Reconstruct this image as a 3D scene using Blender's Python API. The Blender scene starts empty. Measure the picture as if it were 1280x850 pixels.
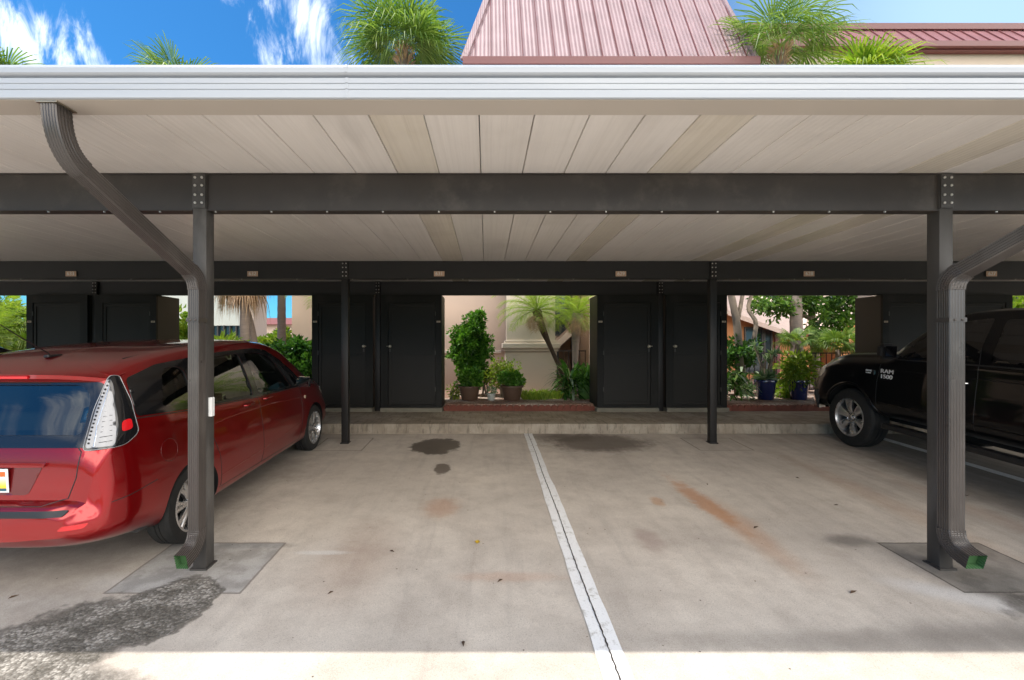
import bpy, bmesh, math, random
from mathutils import Vector, Matrix, geometry
from mathutils.bvhtree import BVHTree
R = math.radians
random.seed(7)
S = bpy.context.scene
C = S.collection
# ------------------------------------------------------------------ camera
F, CX, CY, H = 590.0, 608.0, 434.0, 1.82
cd = bpy.data.cameras.new("camera"); cam = bpy.data.objects.new("camera", cd); C.objects.link(cam)
cam.location = (0, 0, H); cam.rotation_euler = (R(90), 0, 0)
cd.sensor_width = 36; cd.lens = F / 1280 * 36
cd.shift_x = (640 - CX) / 1280; cd.shift_y = (CY - 425) / 1280
cd.clip_start = .05; cd.clip_end = 3000
S.camera = cam
def P(px, py, D): return Vector(((px - CX) / F * D, D, H + (CY - py) / F * D))
# ------------------------------------------------------------------ light
sdir = Vector((-.42, -.062, 1)).normalized()      # towards the sun
el = math.asin(sdir.z); az = math.atan2(sdir.x, sdir.y)
W = bpy.data.worlds.new("World"); S.world = W; W.use_nodes = True
SKY_STRENGTH, SUN_STRENGTH, EXPO = .068, 2.1, 1.3
sd = bpy.data.lights.new("sun", 'SUN'); sd.energy = SUN_STRENGTH; sd.angle = R(.53); sd.color = (1, .95, .87)
so = bpy.data.objects.new("sun", sd); C.objects.link(so); so.rotation_euler = (-sdir).to_track_quat('-Z', 'Y').to_euler()
S.view_settings.view_transform = 'Standard'; S.view_settings.look = 'None'
S.view_settings.exposure = EXPO; S.view_settings.gamma = 1; S.view_settings.use_curve_mapping = False
S.cycles.max_bounces = 10; S.cycles.diffuse_bounces = 6; S.cycles.glossy_bounces = 5; S.cycles.transmission_bounces = 8
S.cycles.transparent_max_bounces = 12
S.cycles.sample_clamp_indirect = 6; S.cycles.use_denoising = True
S.cycles.caustics_reflective = False; S.cycles.caustics_refractive = False

# ------------------------------------------------------------------ node helper
class NT:
    def __init__(s, tree): s.t = tree; s.n = tree.nodes; s.l = tree.links
    def new(s, typ, **kw):
        n = s.n.new(typ)
        for k, v in kw.items(): setattr(n, k, v)
        return n
    def set(s, sock, v):
        if isinstance(v, bpy.types.NodeSocket): s.l.new(v, sock)
        elif v is not None:
            if hasattr(sock.default_value, '__len__') and not hasattr(v, '__len__'): v = (v,) * len(sock.default_value)
            if hasattr(sock.default_value, '__len__') and len(sock.default_value) == 4 and len(v) == 3: v = (*v, 1)
            sock.default_value = v
    def m(s, op, a, b=None, c=None, clamp=False):
        n = s.new('ShaderNodeMath', operation=op, use_clamp=clamp); s.set(n.inputs[0], a)
        if b is not None: s.set(n.inputs[1], b)
        if c is not None: s.set(n.inputs[2], c)
        return n.outputs[0]
    def ss(s, v, lo, hi, a=0., b=1.):
        n = s.new('ShaderNodeMapRange', interpolation_type='SMOOTHSTEP'); s.set(n.inputs[0], v)
        for i, x in enumerate((lo, hi, a, b)): s.set(n.inputs[i + 1], x)
        return n.outputs[0]
    def noise(s, vec, scale, detail=3, rough=.55, dist=0):
        n = s.new('ShaderNodeTexNoise'); s.set(n.inputs['Vector'], vec); s.set(n.inputs['Scale'], scale)
        s.set(n.inputs['Detail'], detail); s.set(n.inputs['Roughness'], rough); s.set(n.inputs['Distortion'], dist)
        return n.outputs[0]
    def voro(s, vec, scale, feature='F1', out=0):
        n = s.new('ShaderNodeTexVoronoi', feature=feature); s.set(n.inputs['Vector'], vec); s.set(n.inputs['Scale'], scale)
        return n.outputs[out]
    def mix(s, f, a, b, mode='MIX'):
        n = s.new('ShaderNodeMix', data_type='RGBA', blend_type=mode)
        s.set(n.inputs[0], f); s.set(n.inputs[6], a); s.set(n.inputs[7], b)
        return n.outputs[2]
    def mapv(s, vec, scale=(1, 1, 1), loc=(0, 0, 0), rot=(0, 0, 0)):
        n = s.new('ShaderNodeMapping'); s.set(n.inputs[0], vec); n.inputs[1].default_value = loc
        n.inputs[2].default_value = rot; n.inputs[3].default_value = scale
        return n.outputs[0]
    def bump(s, h, strength=.3, dist=.01, normal=None):
        n = s.new('ShaderNodeBump'); s.set(n.inputs['Strength'], strength); s.set(n.inputs['Distance'], dist)
        s.set(n.inputs['Height'], h)
        if normal is not None: s.l.new(normal, n.inputs['Normal'])
        return n.outputs[0]
def mat(name):
    m = bpy.data.materials.new(name); m.use_nodes = True; t = NT(m.node_tree)
    b = m.node_tree.nodes['Principled BSDF']
    return m, t, b
def wpos(t): return t.new('ShaderNodeNewGeometry').outputs['Position']
def opos(t): return t.new('ShaderNodeTexCoord').outputs['Object']
def simple(name, col, rough=.5, metal=0, var=.12, scale=6, bump=0, bscale=60, coat=0, spec=.5, stretch=(1, 1, 1), dirt=None, emis=None):
    m, t, b = mat(name); p = t.mapv(opos(t), stretch)
    n = t.noise(p, scale, 4)
    f = t.m('MULTIPLY_ADD', n, 2 * var, 1 - var)
    c = t.mix(1., (*col, 1), f, 'MULTIPLY')
    if dirt: c = t.mix(t.ss(t.noise(p, scale * .6, 6, .65), .5, .72, 0, dirt[1]), c, (*dirt[0], 1))
    t.set(b.inputs['Base Color'], c)
    t.set(b.inputs['Roughness'], t.m('MULTIPLY_ADD', n, .16, rough - .08, clamp=True))
    b.inputs['Metallic'].default_value = metal; b.inputs['Coat Weight'].default_value = coat
    b.inputs['Specular IOR Level'].default_value = spec; b.inputs['Coat Roughness'].default_value = .03
    if bump: t.set(b.inputs['Normal'], t.bump(t.noise(p, bscale, 3), bump, .004))
    return m
def leafmat(name, c1, c2, trans=.35, rough=.45, dead=None):
    m, t, b = mat(name); g = t.new('ShaderNodeNewGeometry'); r = g.outputs['Random Per Island']
    c = t.mix(r, (*c1, 1), (*c2, 1))
    n = t.noise(wpos(t), 2.3, 3)
    c = t.mix(1., c, t.m('MULTIPLY_ADD', n, 1.1, .45), 'MULTIPLY')
    if dead: c = t.mix(t.m('GREATER_THAN', t.m('FRACT', t.m('MULTIPLY', r, 17.3)), 1 - dead[1]), c, (*dead[0], 1))
    t.set(b.inputs['Base Color'], c); b.inputs['Roughness'].default_value = rough
    b.inputs['Specular IOR Level'].default_value = .35
    tr = t.new('ShaderNodeBsdfTranslucent'); t.set(tr.inputs[0], t.mix(1., c, (1.5, 1.6, .7, 1), 'MULTIPLY'))
    mx = t.new('ShaderNodeMixShader'); mx.inputs[0].default_value = trans
    t.l.new(b.outputs[0], mx.inputs[1]); t.l.new(tr.outputs[0], mx.inputs[2])
    t.l.new(mx.outputs[0], t.n['Material Output'].inputs[0])
    return m

# ------------------------------------------------------------------ world: sky with clouds
t = NT(W.node_tree); bg = W.node_tree.nodes['Background']
sk = t.new('ShaderNodeTexSky', sky_type='NISHITA', sun_disc=False)
sk.sun_elevation = el; sk.sun_rotation = az; sk.air_density = 1.0; sk.dust_density = .4; sk.ozone_density = 3.0
g = t.new('ShaderNodeTexCoord').outputs['Generated']
sp = t.new('ShaderNodeSeparateXYZ'); t.l.new(g, sp.inputs[0])
yy = t.m('MAXIMUM', t.m('ABSOLUTE', sp.outputs[1]), .12)
u = t.m('DIVIDE', sp.outputs[0], yy); v = t.m('DIVIDE', sp.outputs[2], yy)
cv = t.new('ShaderNodeCombineXYZ'); t.l.new(u, cv.inputs[0]); t.l.new(v, cv.inputs[1])
warp = t.noise(cv.outputs[0], 5, 3)
def band(u0, v0, du, dv, w):    # a cloud streak through (u0,v0) running along (du,dv)
    l = math.hypot(du, dv); a, b_ = -dv / l, du / l
    d = t.m('ADD', t.m('MULTIPLY', t.m('SUBTRACT', u, u0), a), t.m('MULTIPLY', t.m('SUBTRACT', v, v0), b_))
    d = t.m('ADD', d, t.m('MULTIPLY_ADD', warp, .16, -.08))
    return t.ss(t.m('ABSOLUTE', d), 0., w, 1, 0)
b1 = band(-.37, .66, -.13, .2, .10); b2 = band(-.93, .62, -.2, .14, .13); b3 = band(-.49, .68, -.1, .17, .05)
mask = t.m('ADD', t.m('MAXIMUM', b1, b2), t.m('MULTIPLY', b3, .6), clamp=True)
east = t.ss(u, .25, 1.0)
cn = t.noise(t.mapv(cv.outputs[0], (1.4, .45, 1), (0, 0, 0), (0, 0, R(-35))), 11, 9, .68, .5)
glob = t.noise(g, 2.1, 6, .6)
cl = t.m('MULTIPLY', t.ss(t.m('ADD', cn, t.m('MULTIPLY_ADD', mask, .24, -.15)), .44, .86), .95)
cl2 = t.m('MULTIPLY', t.ss(glob, .52, .75), t.ss(t.m('ABSOLUTE', u), 1.3, 2.0))
cl = t.m('MAXIMUM', t.m('MULTIPLY', cl, t.ss(mask, 0, .5)), cl2)
skyc = t.mix(1., sk.outputs[0], (.26, .78, 1.12, 1), 'MULTIPLY')
skyc = t.mix(t.m('MULTIPLY', east, .55), skyc, (6.0, 8.2, 10.5, 1))
skyc = t.mix(cl, skyc, (12.5, 13, 13.4, 1))
# bright unseen clouds added behind the camera to fill the shaded floor with light
back = t.m('MULTIPLY', t.m('MULTIPLY', t.ss(u, -.85, -.35), t.ss(sp.outputs[1], .0, -.25)), t.m('MULTIPLY', t.ss(sp.outputs[2], .05, .2), t.ss(sp.outputs[2], .68, .84, 1, 0)))
skyc = t.mix(t.m('MULTIPLY', back, t.ss(t.noise(g, 3.2, 6, .6), .36, .5)), skyc, (33, 31, 28.4, 1))
t.l.new(skyc, bg.inputs[0]); bg.inputs[1].default_value = SKY_STRENGTH

# ------------------------------------------------------------------ mesh helper
ORG = {}
class MB:
    def __init__(s): s.v = []; s.f = []
    def add(s, vs, fs):
        o = len(s.v); s.v += [tuple(x) for x in vs]; s.f += [tuple(o + i for i in f) for f in fs]; return s
    def box(s, x0, x1, y0, y1, z0, z1, bev=0):
        if bev:
            b = bev; vs = []; fs = []
            bm = bmesh.new(); bmesh.ops.create_cube(bm, size=1)
            for q in bm.verts: q.co = Vector(((x0 + x1) / 2 + q.co.x * (x1 - x0), (y0 + y1) / 2 + q.co.y * (y1 - y0), (z0 + z1) / 2 + q.co.z * (z1 - z0)))
            bmesh.ops.bevel(bm, geom=bm.edges[:], offset=b, segments=2, affect='EDGES', profile=.5)
            s.bm(bm); return s
        vs = [(x, y, z) for z in (z0, z1) for y in (y0, y1) for x in (x0, x1)]
        return s.add(vs, [(0, 2, 3, 1), (4, 5, 7, 6), (0, 1, 5, 4), (2, 6, 7, 3), (0, 4, 6, 2), (1, 3, 7, 5)])
    def bm(s, bm, M=None):
        bm.verts.index_update()
        s.add([(M @ q.co if M else q.co) for q in bm.verts], [[q.index for q in f.verts] for f in bm.faces]); bm.free(); return s
    def prism(s, poly, axis, a0, a1):   # poly in the two other axes, extruded along axis
        n = len(poly)
        def mk(p, a): return {'x': (a, p[0], p[1]), 'y': (p[0], a, p[1]), 'z': (p[0], p[1], a)}[axis]
        return s.add([mk(p, a0) for p in poly] + [mk(p, a1) for p in poly],
                     [tuple(range(n - 1, -1, -1)), tuple(range(n, 2 * n))] + [(i, (i + 1) % n, n + (i + 1) % n, n + i) for i in range(n)])
    def sweep(s, path, prof, up=(0, 0, 1), cap=True, scales=None, closed=False):
        path = [Vector(p) for p in path]; n = len(prof); rings = []; up = Vector(up)
        for i, p in enumerate(path):
            a = path[max(0, i - 1)]; b = path[min(len(path) - 1, i + 1)]
            tn = (b - a).normalized(); sx = tn.cross(up)
            if sx.length < 1e-4: sx = Vector((1, 0, 0))
            sx.normalize(); uy = sx.cross(tn).normalized(); k = scales[i] if scales else 1
            rings.append([p + sx * q[0] * k + uy * q[1] * k for q in prof])
        o = len(s.v)
        for r in rings: s.v += [tuple(x) for x in r]
        for i in range(len(rings) - 1):
            for j in range(n):
                s.f.append((o + i * n + j, o + i * n + (j + 1) % n, o + (i + 1) * n + (j + 1) % n, o + (i + 1) * n + j))
        if cap:
            s.f.append(tuple(o + j for j in range(n - 1, -1, -1))); s.f.append(tuple(o + (len(rings) - 1) * n + j for j in range(n)))
        return s
    def tube(s, path, r, seg=8, scales=None, cap=True):
        prof = [(math.cos(2 * math.pi * i / seg) * r, math.sin(2 * math.pi * i / seg) * r) for i in range(seg)]
        d = Vector(path[-1]) - Vector(path[0]); up = (0, 1, 0) if abs(d.normalized().z) > .8 else (0, 0, 1)
        return s.sweep(path, prof, up, cap, scales)
    def lathe(s, prof, c=(0, 0, 0), axis='z', seg=32):  # prof: (r, h)
        o = len(s.v); n = len(prof)
        for i in range(seg):
            a = 2 * math.pi * i / seg
            for r, h in prof:
                x, y = r * math.cos(a), r * math.sin(a)
                q = {'z': (x, y, h), 'x': (h, x, y), 'y': (x, h, y)}[axis]
                s.v.append((q[0] + c[0], q[1] + c[1], q[2] + c[2]))
        for i in range(seg):
            for j in range(n - 1):
                a, b = o + i * n + j, o + ((i + 1) % seg) * n + j
                s.f.append((a, b, b + 1, a + 1))
        return s
    def build(s, name, m, parent=None, smooth=False, local=False, bevel=0):
        me = bpy.data.meshes.new(name)
        off = Vector((0, 0, 0))
        if parent is not None and not local: off = ORG.get(parent.name, off)
        me.from_pydata([(v[0] - off.x, v[1] - off.y, v[2] - off.z) for v in s.v], [], s.f)
        ms = m if isinstance(m, (list, tuple)) else [m]
        for q in ms: me.materials.append(q)
        ob = bpy.data.objects.new(name, me); C.objects.link(ob)
        if parent is not None: ob.parent = parent; ORG[ob.name] = off
        bm = bmesh.new(); bm.from_mesh(me)
        if s.f and len(s.f) < 20000: bmesh.ops.recalc_face_normals(bm, faces=bm.faces)
        bm.to_mesh(me); bm.free()
        if smooth:
            for p in me.polygons: p.use_smooth = True
            if smooth != 'all':
                me.set_sharp_from_angle(angle=R(smooth if smooth > 1 else 35))
        if bevel:
            bv = ob.modifiers.new('bevel', 'BEVEL'); bv.width = bevel; bv.segments = 2; bv.limit_method = 'ANGLE'; bv.angle_limit = R(50)
        return ob
def thing(name, label, cat, loc=(0, 0, 0), group=None, rot=None):
    o = bpy.data.objects.new(name, None); C.objects.link(o); o.location = loc
    if rot: o.rotation_euler = rot
    o['label'] = label; o['category'] = cat
    if group: o['group'] = group
    ORG[o.name] = Vector(loc) if not rot else Vector((0, 0, 0))
    o.empty_display_size = .2
    return o
def tag(o, label=None, cat=None, group=None, kind=None):
    if label: o['label'] = label
    if cat: o['category'] = cat
    if group: o['group'] = group
    if kind: o['kind'] = kind
    return o
def dup(o, parent=None, loc=None, label=None):
    c = o.copy(); C.objects.link(c)
    if parent is not None: c.parent = parent
    if loc is not None: c.location = loc
    if label: c['label'] = label
    for ch in [q for q in KIDS.get(o.name, o.children)]: dup(ch, c)
    return c
KIDS = {}
def textmesh(txt, size, M, depth=.002, align='CENTER', sx=1):
    cu = bpy.data.curves.new('t', 'FONT'); cu.body = txt; cu.size = size; cu.align_x = align; cu.align_y = 'CENTER'; cu.extrude = depth
    o = bpy.data.objects.new('t', cu); C.objects.link(o); dg = bpy.context.evaluated_depsgraph_get(); dg.update()
    me = bpy.data.meshes.new_from_object(o.evaluated_get(dg))
    mb = MB(); mb.add([M @ Vector((v.co.x * sx, v.co.y, v.co.z)) for v in me.vertices], [tuple(p.vertices) for p in me.polygons])
    bpy.data.objects.remove(o); bpy.data.curves.remove(cu); bpy.data.meshes.remove(me)
    return mb
FRONT = lambda x, y, z: Matrix.Translation((x, y, z)) @ Matrix.Rotation(R(90), 4, 'X')   # text facing -Y
#@@SETTING
# ------------------------------------------------------------------ key sizes
SL = .0567
def gz(D): return SL * max(D, 2.0)              # the slab falls towards the camera
XP = (-7.552, -2.096, 3.36, 8.816)               # post lines
D1, D2, D3 = 3.45, 6.98, 9.13
WALK = H - 1.232; BED = .72; CEIL = H + 1.275

# ------------------------------------------------------------------ materials of the setting
def concrete_mat():
    m, t, b = mat('concrete'); p = wpos(t); s3 = t.new('ShaderNodeSeparateXYZ'); t.l.new(p, s3.inputs[0])
    X, Y = s3.outputs[0], s3.outputs[1]
    big = t.noise(p, .9, 5, .6); mid = t.noise(p, 5, 5, .6); fine = t.noise(p, 160, 2, .6)
    str_ = t.noise(t.mapv(p, (5, .5, 1)), 1.6, 5, .6)
    c = t.mix(t.ss(big, .35, .68), (.475, .425, .37, 1), (.585, .525, .455, 1))
    c = t.mix(t.ss(str_, .48, .78, 0, .32), c, (.30, .265, .235, 1))
    c = t.mix(t.ss(mid, .35, .75, 0, .35), c, (.30, .25, .21, 1))
    # streaks grow darker towards the right-hand stalls
    c = t.mix(t.m('MULTIPLY', t.ss(X, 1.5, 6.5), t.ss(str_, .3, .6, .1, .5)), c, (.28, .24, .20, 1))
    wob = t.m('MULTIPLY_ADD', t.noise(p, 3.2, 5, .65), 1.3, -.65)
    wob2 = t.m('MULTIPLY_ADD', t.noise(p, 11, 4, .6), .9, -.45)
    def ell(cx, cy, rx, ry, soft=.35, w=None, rot=0):
        dx = t.m('SUBTRACT', X, cx); dy = t.m('SUBTRACT', Y, cy)
        if rot:
            ca, sa = math.cos(rot), math.sin(rot)
            dx, dy = (t.m('ADD', t.m('MULTIPLY', dx, ca), t.m('MULTIPLY', dy, sa)), t.m('SUBTRACT', t.m('MULTIPLY', dy, ca), t.m('MULTIPLY', dx, sa)))
        a = t.m('POWER', t.m('ABSOLUTE', t.m('DIVIDE', dx, rx)), 2.); q = t.m('POWER', t.m('ABSOLUTE', t.m('DIVIDE', dy, ry)), 2.)
        r = t.m('ADD', t.m('SQRT', t.m('ADD', a, q)), w if w is not None else wob)
        return t.ss(r, 1 - soft, 1 + soft, 1, 0)
    small = t.m('ADD', t.m('MULTIPLY', wob, .8), t.m('MULTIPLY', wob2, .7))
    st = [(ell(-.72, 6.85, .36, .42, .12, small), .88, (.055, .042, .032)), (ell(-.55, 5.8, .1, .19, .15, small), .8, (.075, .055, .04)),
          (ell(1.65, 7.05, .75, .5, .35, small), .75, (.085, .066, .052)), (ell(1.15, 7.4, .5, .3, .4, small), .55, (.09, .07, .055)),
          (ell(2.17, 4.75, .10, .62, .55, t.m('MULTIPLY', wob2, 1.7), R(4)), .6, (.42, .17, .05)), (ell(2.26, 4.1, .13, .6, .7, wob), .4, (.40, .20, .09)),
          (ell(-.44, 4.6, .16, .22, .6, wob2), .4, (.38, .17, .07)), (ell(1.72, 4.75, .06, .12, .5, wob2), .5, (.42, .2, .07)),
          (ell(1.35, 3.9, .1, .2, .6, wob2), .4, (.22, .13, .11)), (ell(1.75, 3.95, .35, .35, .8, wob), .28, (.2, .17, .15)),
          (ell(-1.0, 3.6, .25, .5, .8, wob), .35, (.30, .19, .13)), (ell(.15, 3.35, .35, .06, .6, wob2), .25, (.45, .2, .1)),
          (ell(-1.3, 3.7, .2, .03, .5, wob2), .6, (.62, .6, .57)), (ell(3.5, 2.75, .9, .12, .6, wob), .5, (.15, .135, .12)), (ell(2.4, 2.68, 1.2, .09, .7, wob), .45, (.17, .15, .13)),
          (ell(5.2, 5.3, .25, 1.6, .7, wob), .5, (.13, .11, .09)), (ell(4.0, 4.8, .14, 1.3, .8, wob2), .35, (.34, .21, .13)), (ell(4.7, 4.4, .12, 1.1, .8, wob2), .3, (.32, .2, .13)),
          (ell(-3.3, 5.2, .9, 2.4, .6, small), .5, (.15, .13, .11)), (ell(6.2, 5.5, 1.0, 2.6, .6, small), .55, (.11, .095, .08)),  # shade under the minivan and the pickup, painted into the slab colour
          (ell(3.45, 3.3, .3, .22, .5, wob), .7, (.05, .045, .04)), (ell(-1.9, 3.82, .28, .05, .5, wob2), .6, (.09, .085, .08)), (ell(3.0, 3.9, .18, .1, .6, wob2), .6, (.10, .09, .08)), (ell(-2.45, 3.3, .3, .1, .6, wob), .4, (.55, .54, .53)), (ell(3.15, 3.1, .35, .1, .7, wob, R(-30)), .45, (.6, .6, .6))]
    for msk, k, col in st: c = t.mix(t.m('MULTIPLY', msk, k), c, (*col, 1))
    # patches round the front posts
    def rect(x0, x1, y0, y1, s=.012):
        e = t.m('MULTIPLY', wob2, .02)
        xx = t.m('ADD', X, e); yy = t.m('ADD', Y, e)
        a = t.m('MULTIPLY', t.ss(xx, x0 - s, x0 + s), t.ss(xx, x1 - s, x1 + s, 1, 0)); q = t.m('MULTIPLY', t.ss(yy, y0 - s, y0 + s), t.ss(yy, y1 - s, y1 + s, 1, 0))
        return t.m('MULTIPLY', a, q)
    def rline(x0, x1, y0, y1, w=.008):
        return t.m('MAXIMUM', t.m('SUBTRACT', rect(x0 - w, x1 + w, y0 - w, y1 + w, .004), rect(x0 + w, x1 - w, y0 + w, y1 - w, .004)), 0.)
    for x0, x1, y0, y1, pc, ec in ((-2.55, -1.645, 3.15, 3.86, (.36, .355, .345), (.2, .17, .15)), (3.2, 4.02, 3.16, 3.86, (.18, .165, .145), (.07, .06, .05))):
        c = t.mix(t.m('MULTIPLY', rect(x0, x1, y0, y1), .7), c, t.mix(t.ss(mid, .4, .62), (*pc, 1), (pc[0] * .62, pc[1] * .62, pc[2] * .62, 1)))
        c = t.mix(t.m('MULTIPLY', rline(x0, x1, y0, y1), .85), c, (*ec, 1))
    for x0, x1, y0, y1 in ((-2.45, -1.75, 6.6, 7.3), (3.0, 3.75, 6.62, 7.3)):
        c = t.mix(t.m('MULTIPLY', rline(x0, x1, y0, y1, .01), .6), c, (.12, .1, .08, 1))
    # exposed aggregate washed out below the downspouts
    aggn = t.m('MULTIPLY', wob, .8)
    a1 = t.m('MAXIMUM', ell(-2.06, 2.98, .3, .36, .10, aggn), ell(-2.5, 2.55, .62, .38, .16, aggn, R(50)))
    a1 = t.m('MAXIMUM', a1, ell(-2.35, 2.2, .75, .3, .2, aggn))
    a2 = ell(3.75, 2.85, .42, .28, .3, wob)
    ag = t.m('MAXIMUM', a1, t.m('MULTIPLY', a2, .8))
    vor = t.voro(p, 62, 'F1', 1); vd = t.voro(p, 62, 'F1', 0)
    bw = t.new('ShaderNodeRGBToBW'); t.l.new(vor, bw.inputs[0])
    agc = t.mix(t.ss(bw.outputs[0], .3, .75), (.14, .128, .11, 1), (.46, .43, .385, 1))
    agc = t.mix(t.ss(vd, .3, .8, 0, .6), agc, (.07, .06, .05, 1))
    agc = t.mix(t.ss(t.noise(p, 28, 5, .7), .35, .65, 0, .5), agc, (.27, .245, .215, 1))
    agc = t.mix(t.ss(mid, .42, .6, 0, .7), agc, (.07, .062, .05, 1))
    edge = t.m('MULTIPLY', t.m('MULTIPLY', ag, t.m('SUBTRACT', 1., ag)), 3.2, clamp=True)
    sunlit_fade = t.ss(Y, 2.5, 2.62, .45, 1.)  # sunlight put into the colour: dark rim weaker in the sunlit strip
    c = t.mix(ag, c, agc)
    c = t.mix(t.m('MULTIPLY', edge, t.m('MULTIPLY', sunlit_fade, .8)), c, (.075, .065, .055, 1))
    # hairline cracks
    # little dark specks
    sv = t.voro(p, 9, 'F1', 0)
    c = t.mix(t.ss(sv, .03, .07, t.m('GREATER_THAN', mid, .52), 0), c, (.09, .07, .055, 1))
    gr = t.voro(p, 210, 'F1', 1); gb = t.new('ShaderNodeRGBToBW'); t.l.new(gr, gb.inputs[0])
    c = t.mix(t.ss(gb.outputs[0], .72, .9, 0, .35), c, (.22, .19, .165, 1))
    c = t.mix(1., c, t.m('MULTIPLY_ADD', fine, .7, .65), 'MULTIPLY')
    t.set(b.inputs['Base Color'], c); t.set(b.inputs['Roughness'], t.m('SUBTRACT', .86, t.m('MULTIPLY', st[0][0], .4)))
    b.inputs['Specular IOR Level'].default_value = .3
    hgt = t.m('ADD', t.m('MULTIPLY', fine, .25), t.m('MULTIPLY', t.m('SUBTRACT', 1., vd), t.m('MULTIPLY', ag, 1.6)))
    t.set(b.inputs['Normal'], t.bump(hgt, .55, .006))
    return m
def stucco(name, col, bs=70):
    return simple(name, col, .85, var=.07, scale=1.2, bump=.5, bscale=bs, spec=.25, dirt=(tuple(c * .7 for c in col), .25))
M = {}
M['concrete'] = concrete_mat()
def walk_mat():
    m, t, b = mat('kerb concrete'); p = wpos(t); s3 = t.new('ShaderNodeSeparateXYZ'); t.l.new(p, s3.inputs[0])
    n = t.noise(p, 2.5, 6, .65); n2 = t.noise(t.mapv(p, (9, 1, 1.5)), 2.2, 5, .7)
    c = t.mix(t.ss(n, .35, .65), (.26, .215, .165, 1), (.40, .345, .275, 1))
    c = t.mix(t.ss(n2, .5, .66, 0, .55), c, (.11, .09, .065, 1))
    fx = t.m('ABSOLUTE', t.m('SUBTRACT', t.m('FRACT', t.m('MULTIPLY', s3.outputs[0], .82)), .5))
    c = t.mix(t.ss(fx, .003, .008, .22, 0), c, (.07, .06, .05, 1))
    sp_ = t.voro(p, 24, 'F1', 0)
    c = t.mix(t.ss(sp_, .07, .13, t.m('GREATER_THAN', n, .5), 0), c, (.08, .06, .04, 1))
    t.set(b.inputs['Base Color'], c); b.inputs['Roughness'].default_value = .85
    t.set(b.inputs['Normal'], t.bump(t.noise(p, 60, 4), .5, .006)); return m
M['walk'] = walk_mat()
def paint_line_mat():
    m, t, b = mat('worn white line paint'); p = wpos(t); n = t.noise(p, 14, 6, .7); n2 = t.noise(p, 120, 2)
    c = t.mix(t.ss(n, .52, .72), (.78, .78, .78, 1), (.45, .43, .40, 1))
    c = t.mix(t.ss(n2, .6, .7, 0, .5), c, (.35, .33, .3, 1))
    t.set(b.inputs['Base Color'], c); b.inputs['Roughness'].default_value = .75
    t.set(b.inputs['Normal'], t.bump(n2, .5, .003)); return m
M['line'] = paint_line_mat()
def mulch_mat():
    m, t, b = mat('planting bed mulch'); p = wpos(t)
    v = t.voro(p, 34, 'F1', 1); vd = t.voro(p, 34, 'F1', 0); bw = t.new('ShaderNodeRGBToBW'); t.l.new(v, bw.inputs[0])
    c = t.mix(bw.outputs[0], (.11, .045, .028, 1), (.42, .26, .19, 1))
    c = t.mix(t.ss(t.noise(p, 1.6, 4), .42, .62), c, t.mix(bw.outputs[0], (.22, .15, .11, 1), (.62, .5, .42, 1)))
    t.set(b.inputs['Base Color'], c); b.inputs['Roughness'].default_value = .9
    t.set(b.inputs['Normal'], t.bump(t.m('SUBTRACT', 1., vd), 1., .02)); return m
M['mulch'] = mulch_mat()
def grass_mat():
    m, t, b = mat('lawn'); p = wpos(t); n = t.noise(p, 3, 6, .7)
    t.set(b.inputs['Base Color'], t.mix(t.ss(n, .3, .7), (.035, .07, .015, 1), (.09, .13, .03, 1))); b.inputs['Roughness'].default_value = .9
    t.set(b.inputs['Normal'], t.bump(t.noise(p, 90, 3), 1., .03)); return m
M['grass'] = grass_mat()
def ceiling_mat(name, col, dirt, rough=.38, gap=.0):
    m, t, b = mat(name); p = wpos(t); s3 = t.new('ShaderNodeSeparateXYZ'); t.l.new(p, s3.inputs[0])
    st = t.noise(t.mapv(p, (26, .35, 1)), 1.5, 5, .7); st2 = t.noise(t.mapv(p, (3.28, .6, 1)), 1., 4, .6)
    sm = t.noise(p, 1.1, 5, .6)
    pid = t.m('FLOOR', t.m('MULTIPLY', t.m('ADD', s3.outputs[0], 20.665), 1 / .3048)); wn = t.new('ShaderNodeTexWhiteNoise', noise_dimensions='1D'); t.l.new(pid, wn.inputs['W'])
    c = t.mix(t.m('MULTIPLY', wn.outputs[0], .16), (*col, 1), (*dirt, 1))
    c = t.mix(t.ss(st, .42, .78, 0, .45), c, (*dirt, 1))
    c = t.mix(t.ss(sm, .45, .8, 0, .6), c, (*dirt, 1))
    c = t.mix(t.ss(st2, .55, .8, 0, .35), c, tuple(x * .7 for x in dirt) + (1,))
    t.set(b.inputs['Base Color'], c); b.inputs['Roughness'].default_value = rough
    b.inputs['Specular IOR Level'].default_value = .5
    rb = t.m('SINE', t.m('MULTIPLY', s3.outputs[0], 2 * math.pi / .0381))
    t.set(b.inputs['Normal'], t.bump(t.m('ADD', t.m('MULTIPLY', rb, .35), t.m('MULTIPLY', st, 1.2)), .28, .003))
    return m, t, b
M['pan'], _, _ = ceiling_mat('painted roof pan', (.80, .765, .725), (.60, .565, .525), .30)
sm_, st_, sb_ = ceiling_mat('fibreglass skylight panel', (.74, .69, .605), (.53, .475, .39), .25)
M['skylight'] = sm_
sb_.inputs['Transmission Weight'].default_value = 0
tr = st_.new('ShaderNodeBsdfTranslucent'); mx = st_.new('ShaderNodeMixShader'); pz = wpos(st_)
st_.set(mx.inputs[0], st_.ss(st_.noise(pz, 9, 5, .7), .5, .72, .01, .10)); tr.inputs[0].default_value = (.75, .72, .42, 1)
st_.l.new(sb_.outputs[0], mx.inputs[1]); st_.l.new(tr.outputs[0], mx.inputs[2]); st_.l.new(mx.outputs[0], st_.n['Material Output'].inputs[0])
M['gutter'] = simple('white enamelled gutter', (.36, .385, .42), .35, var=.05, scale=2, stretch=(.3, 1, 8), dirt=((.5, .52, .53), .4))
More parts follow.
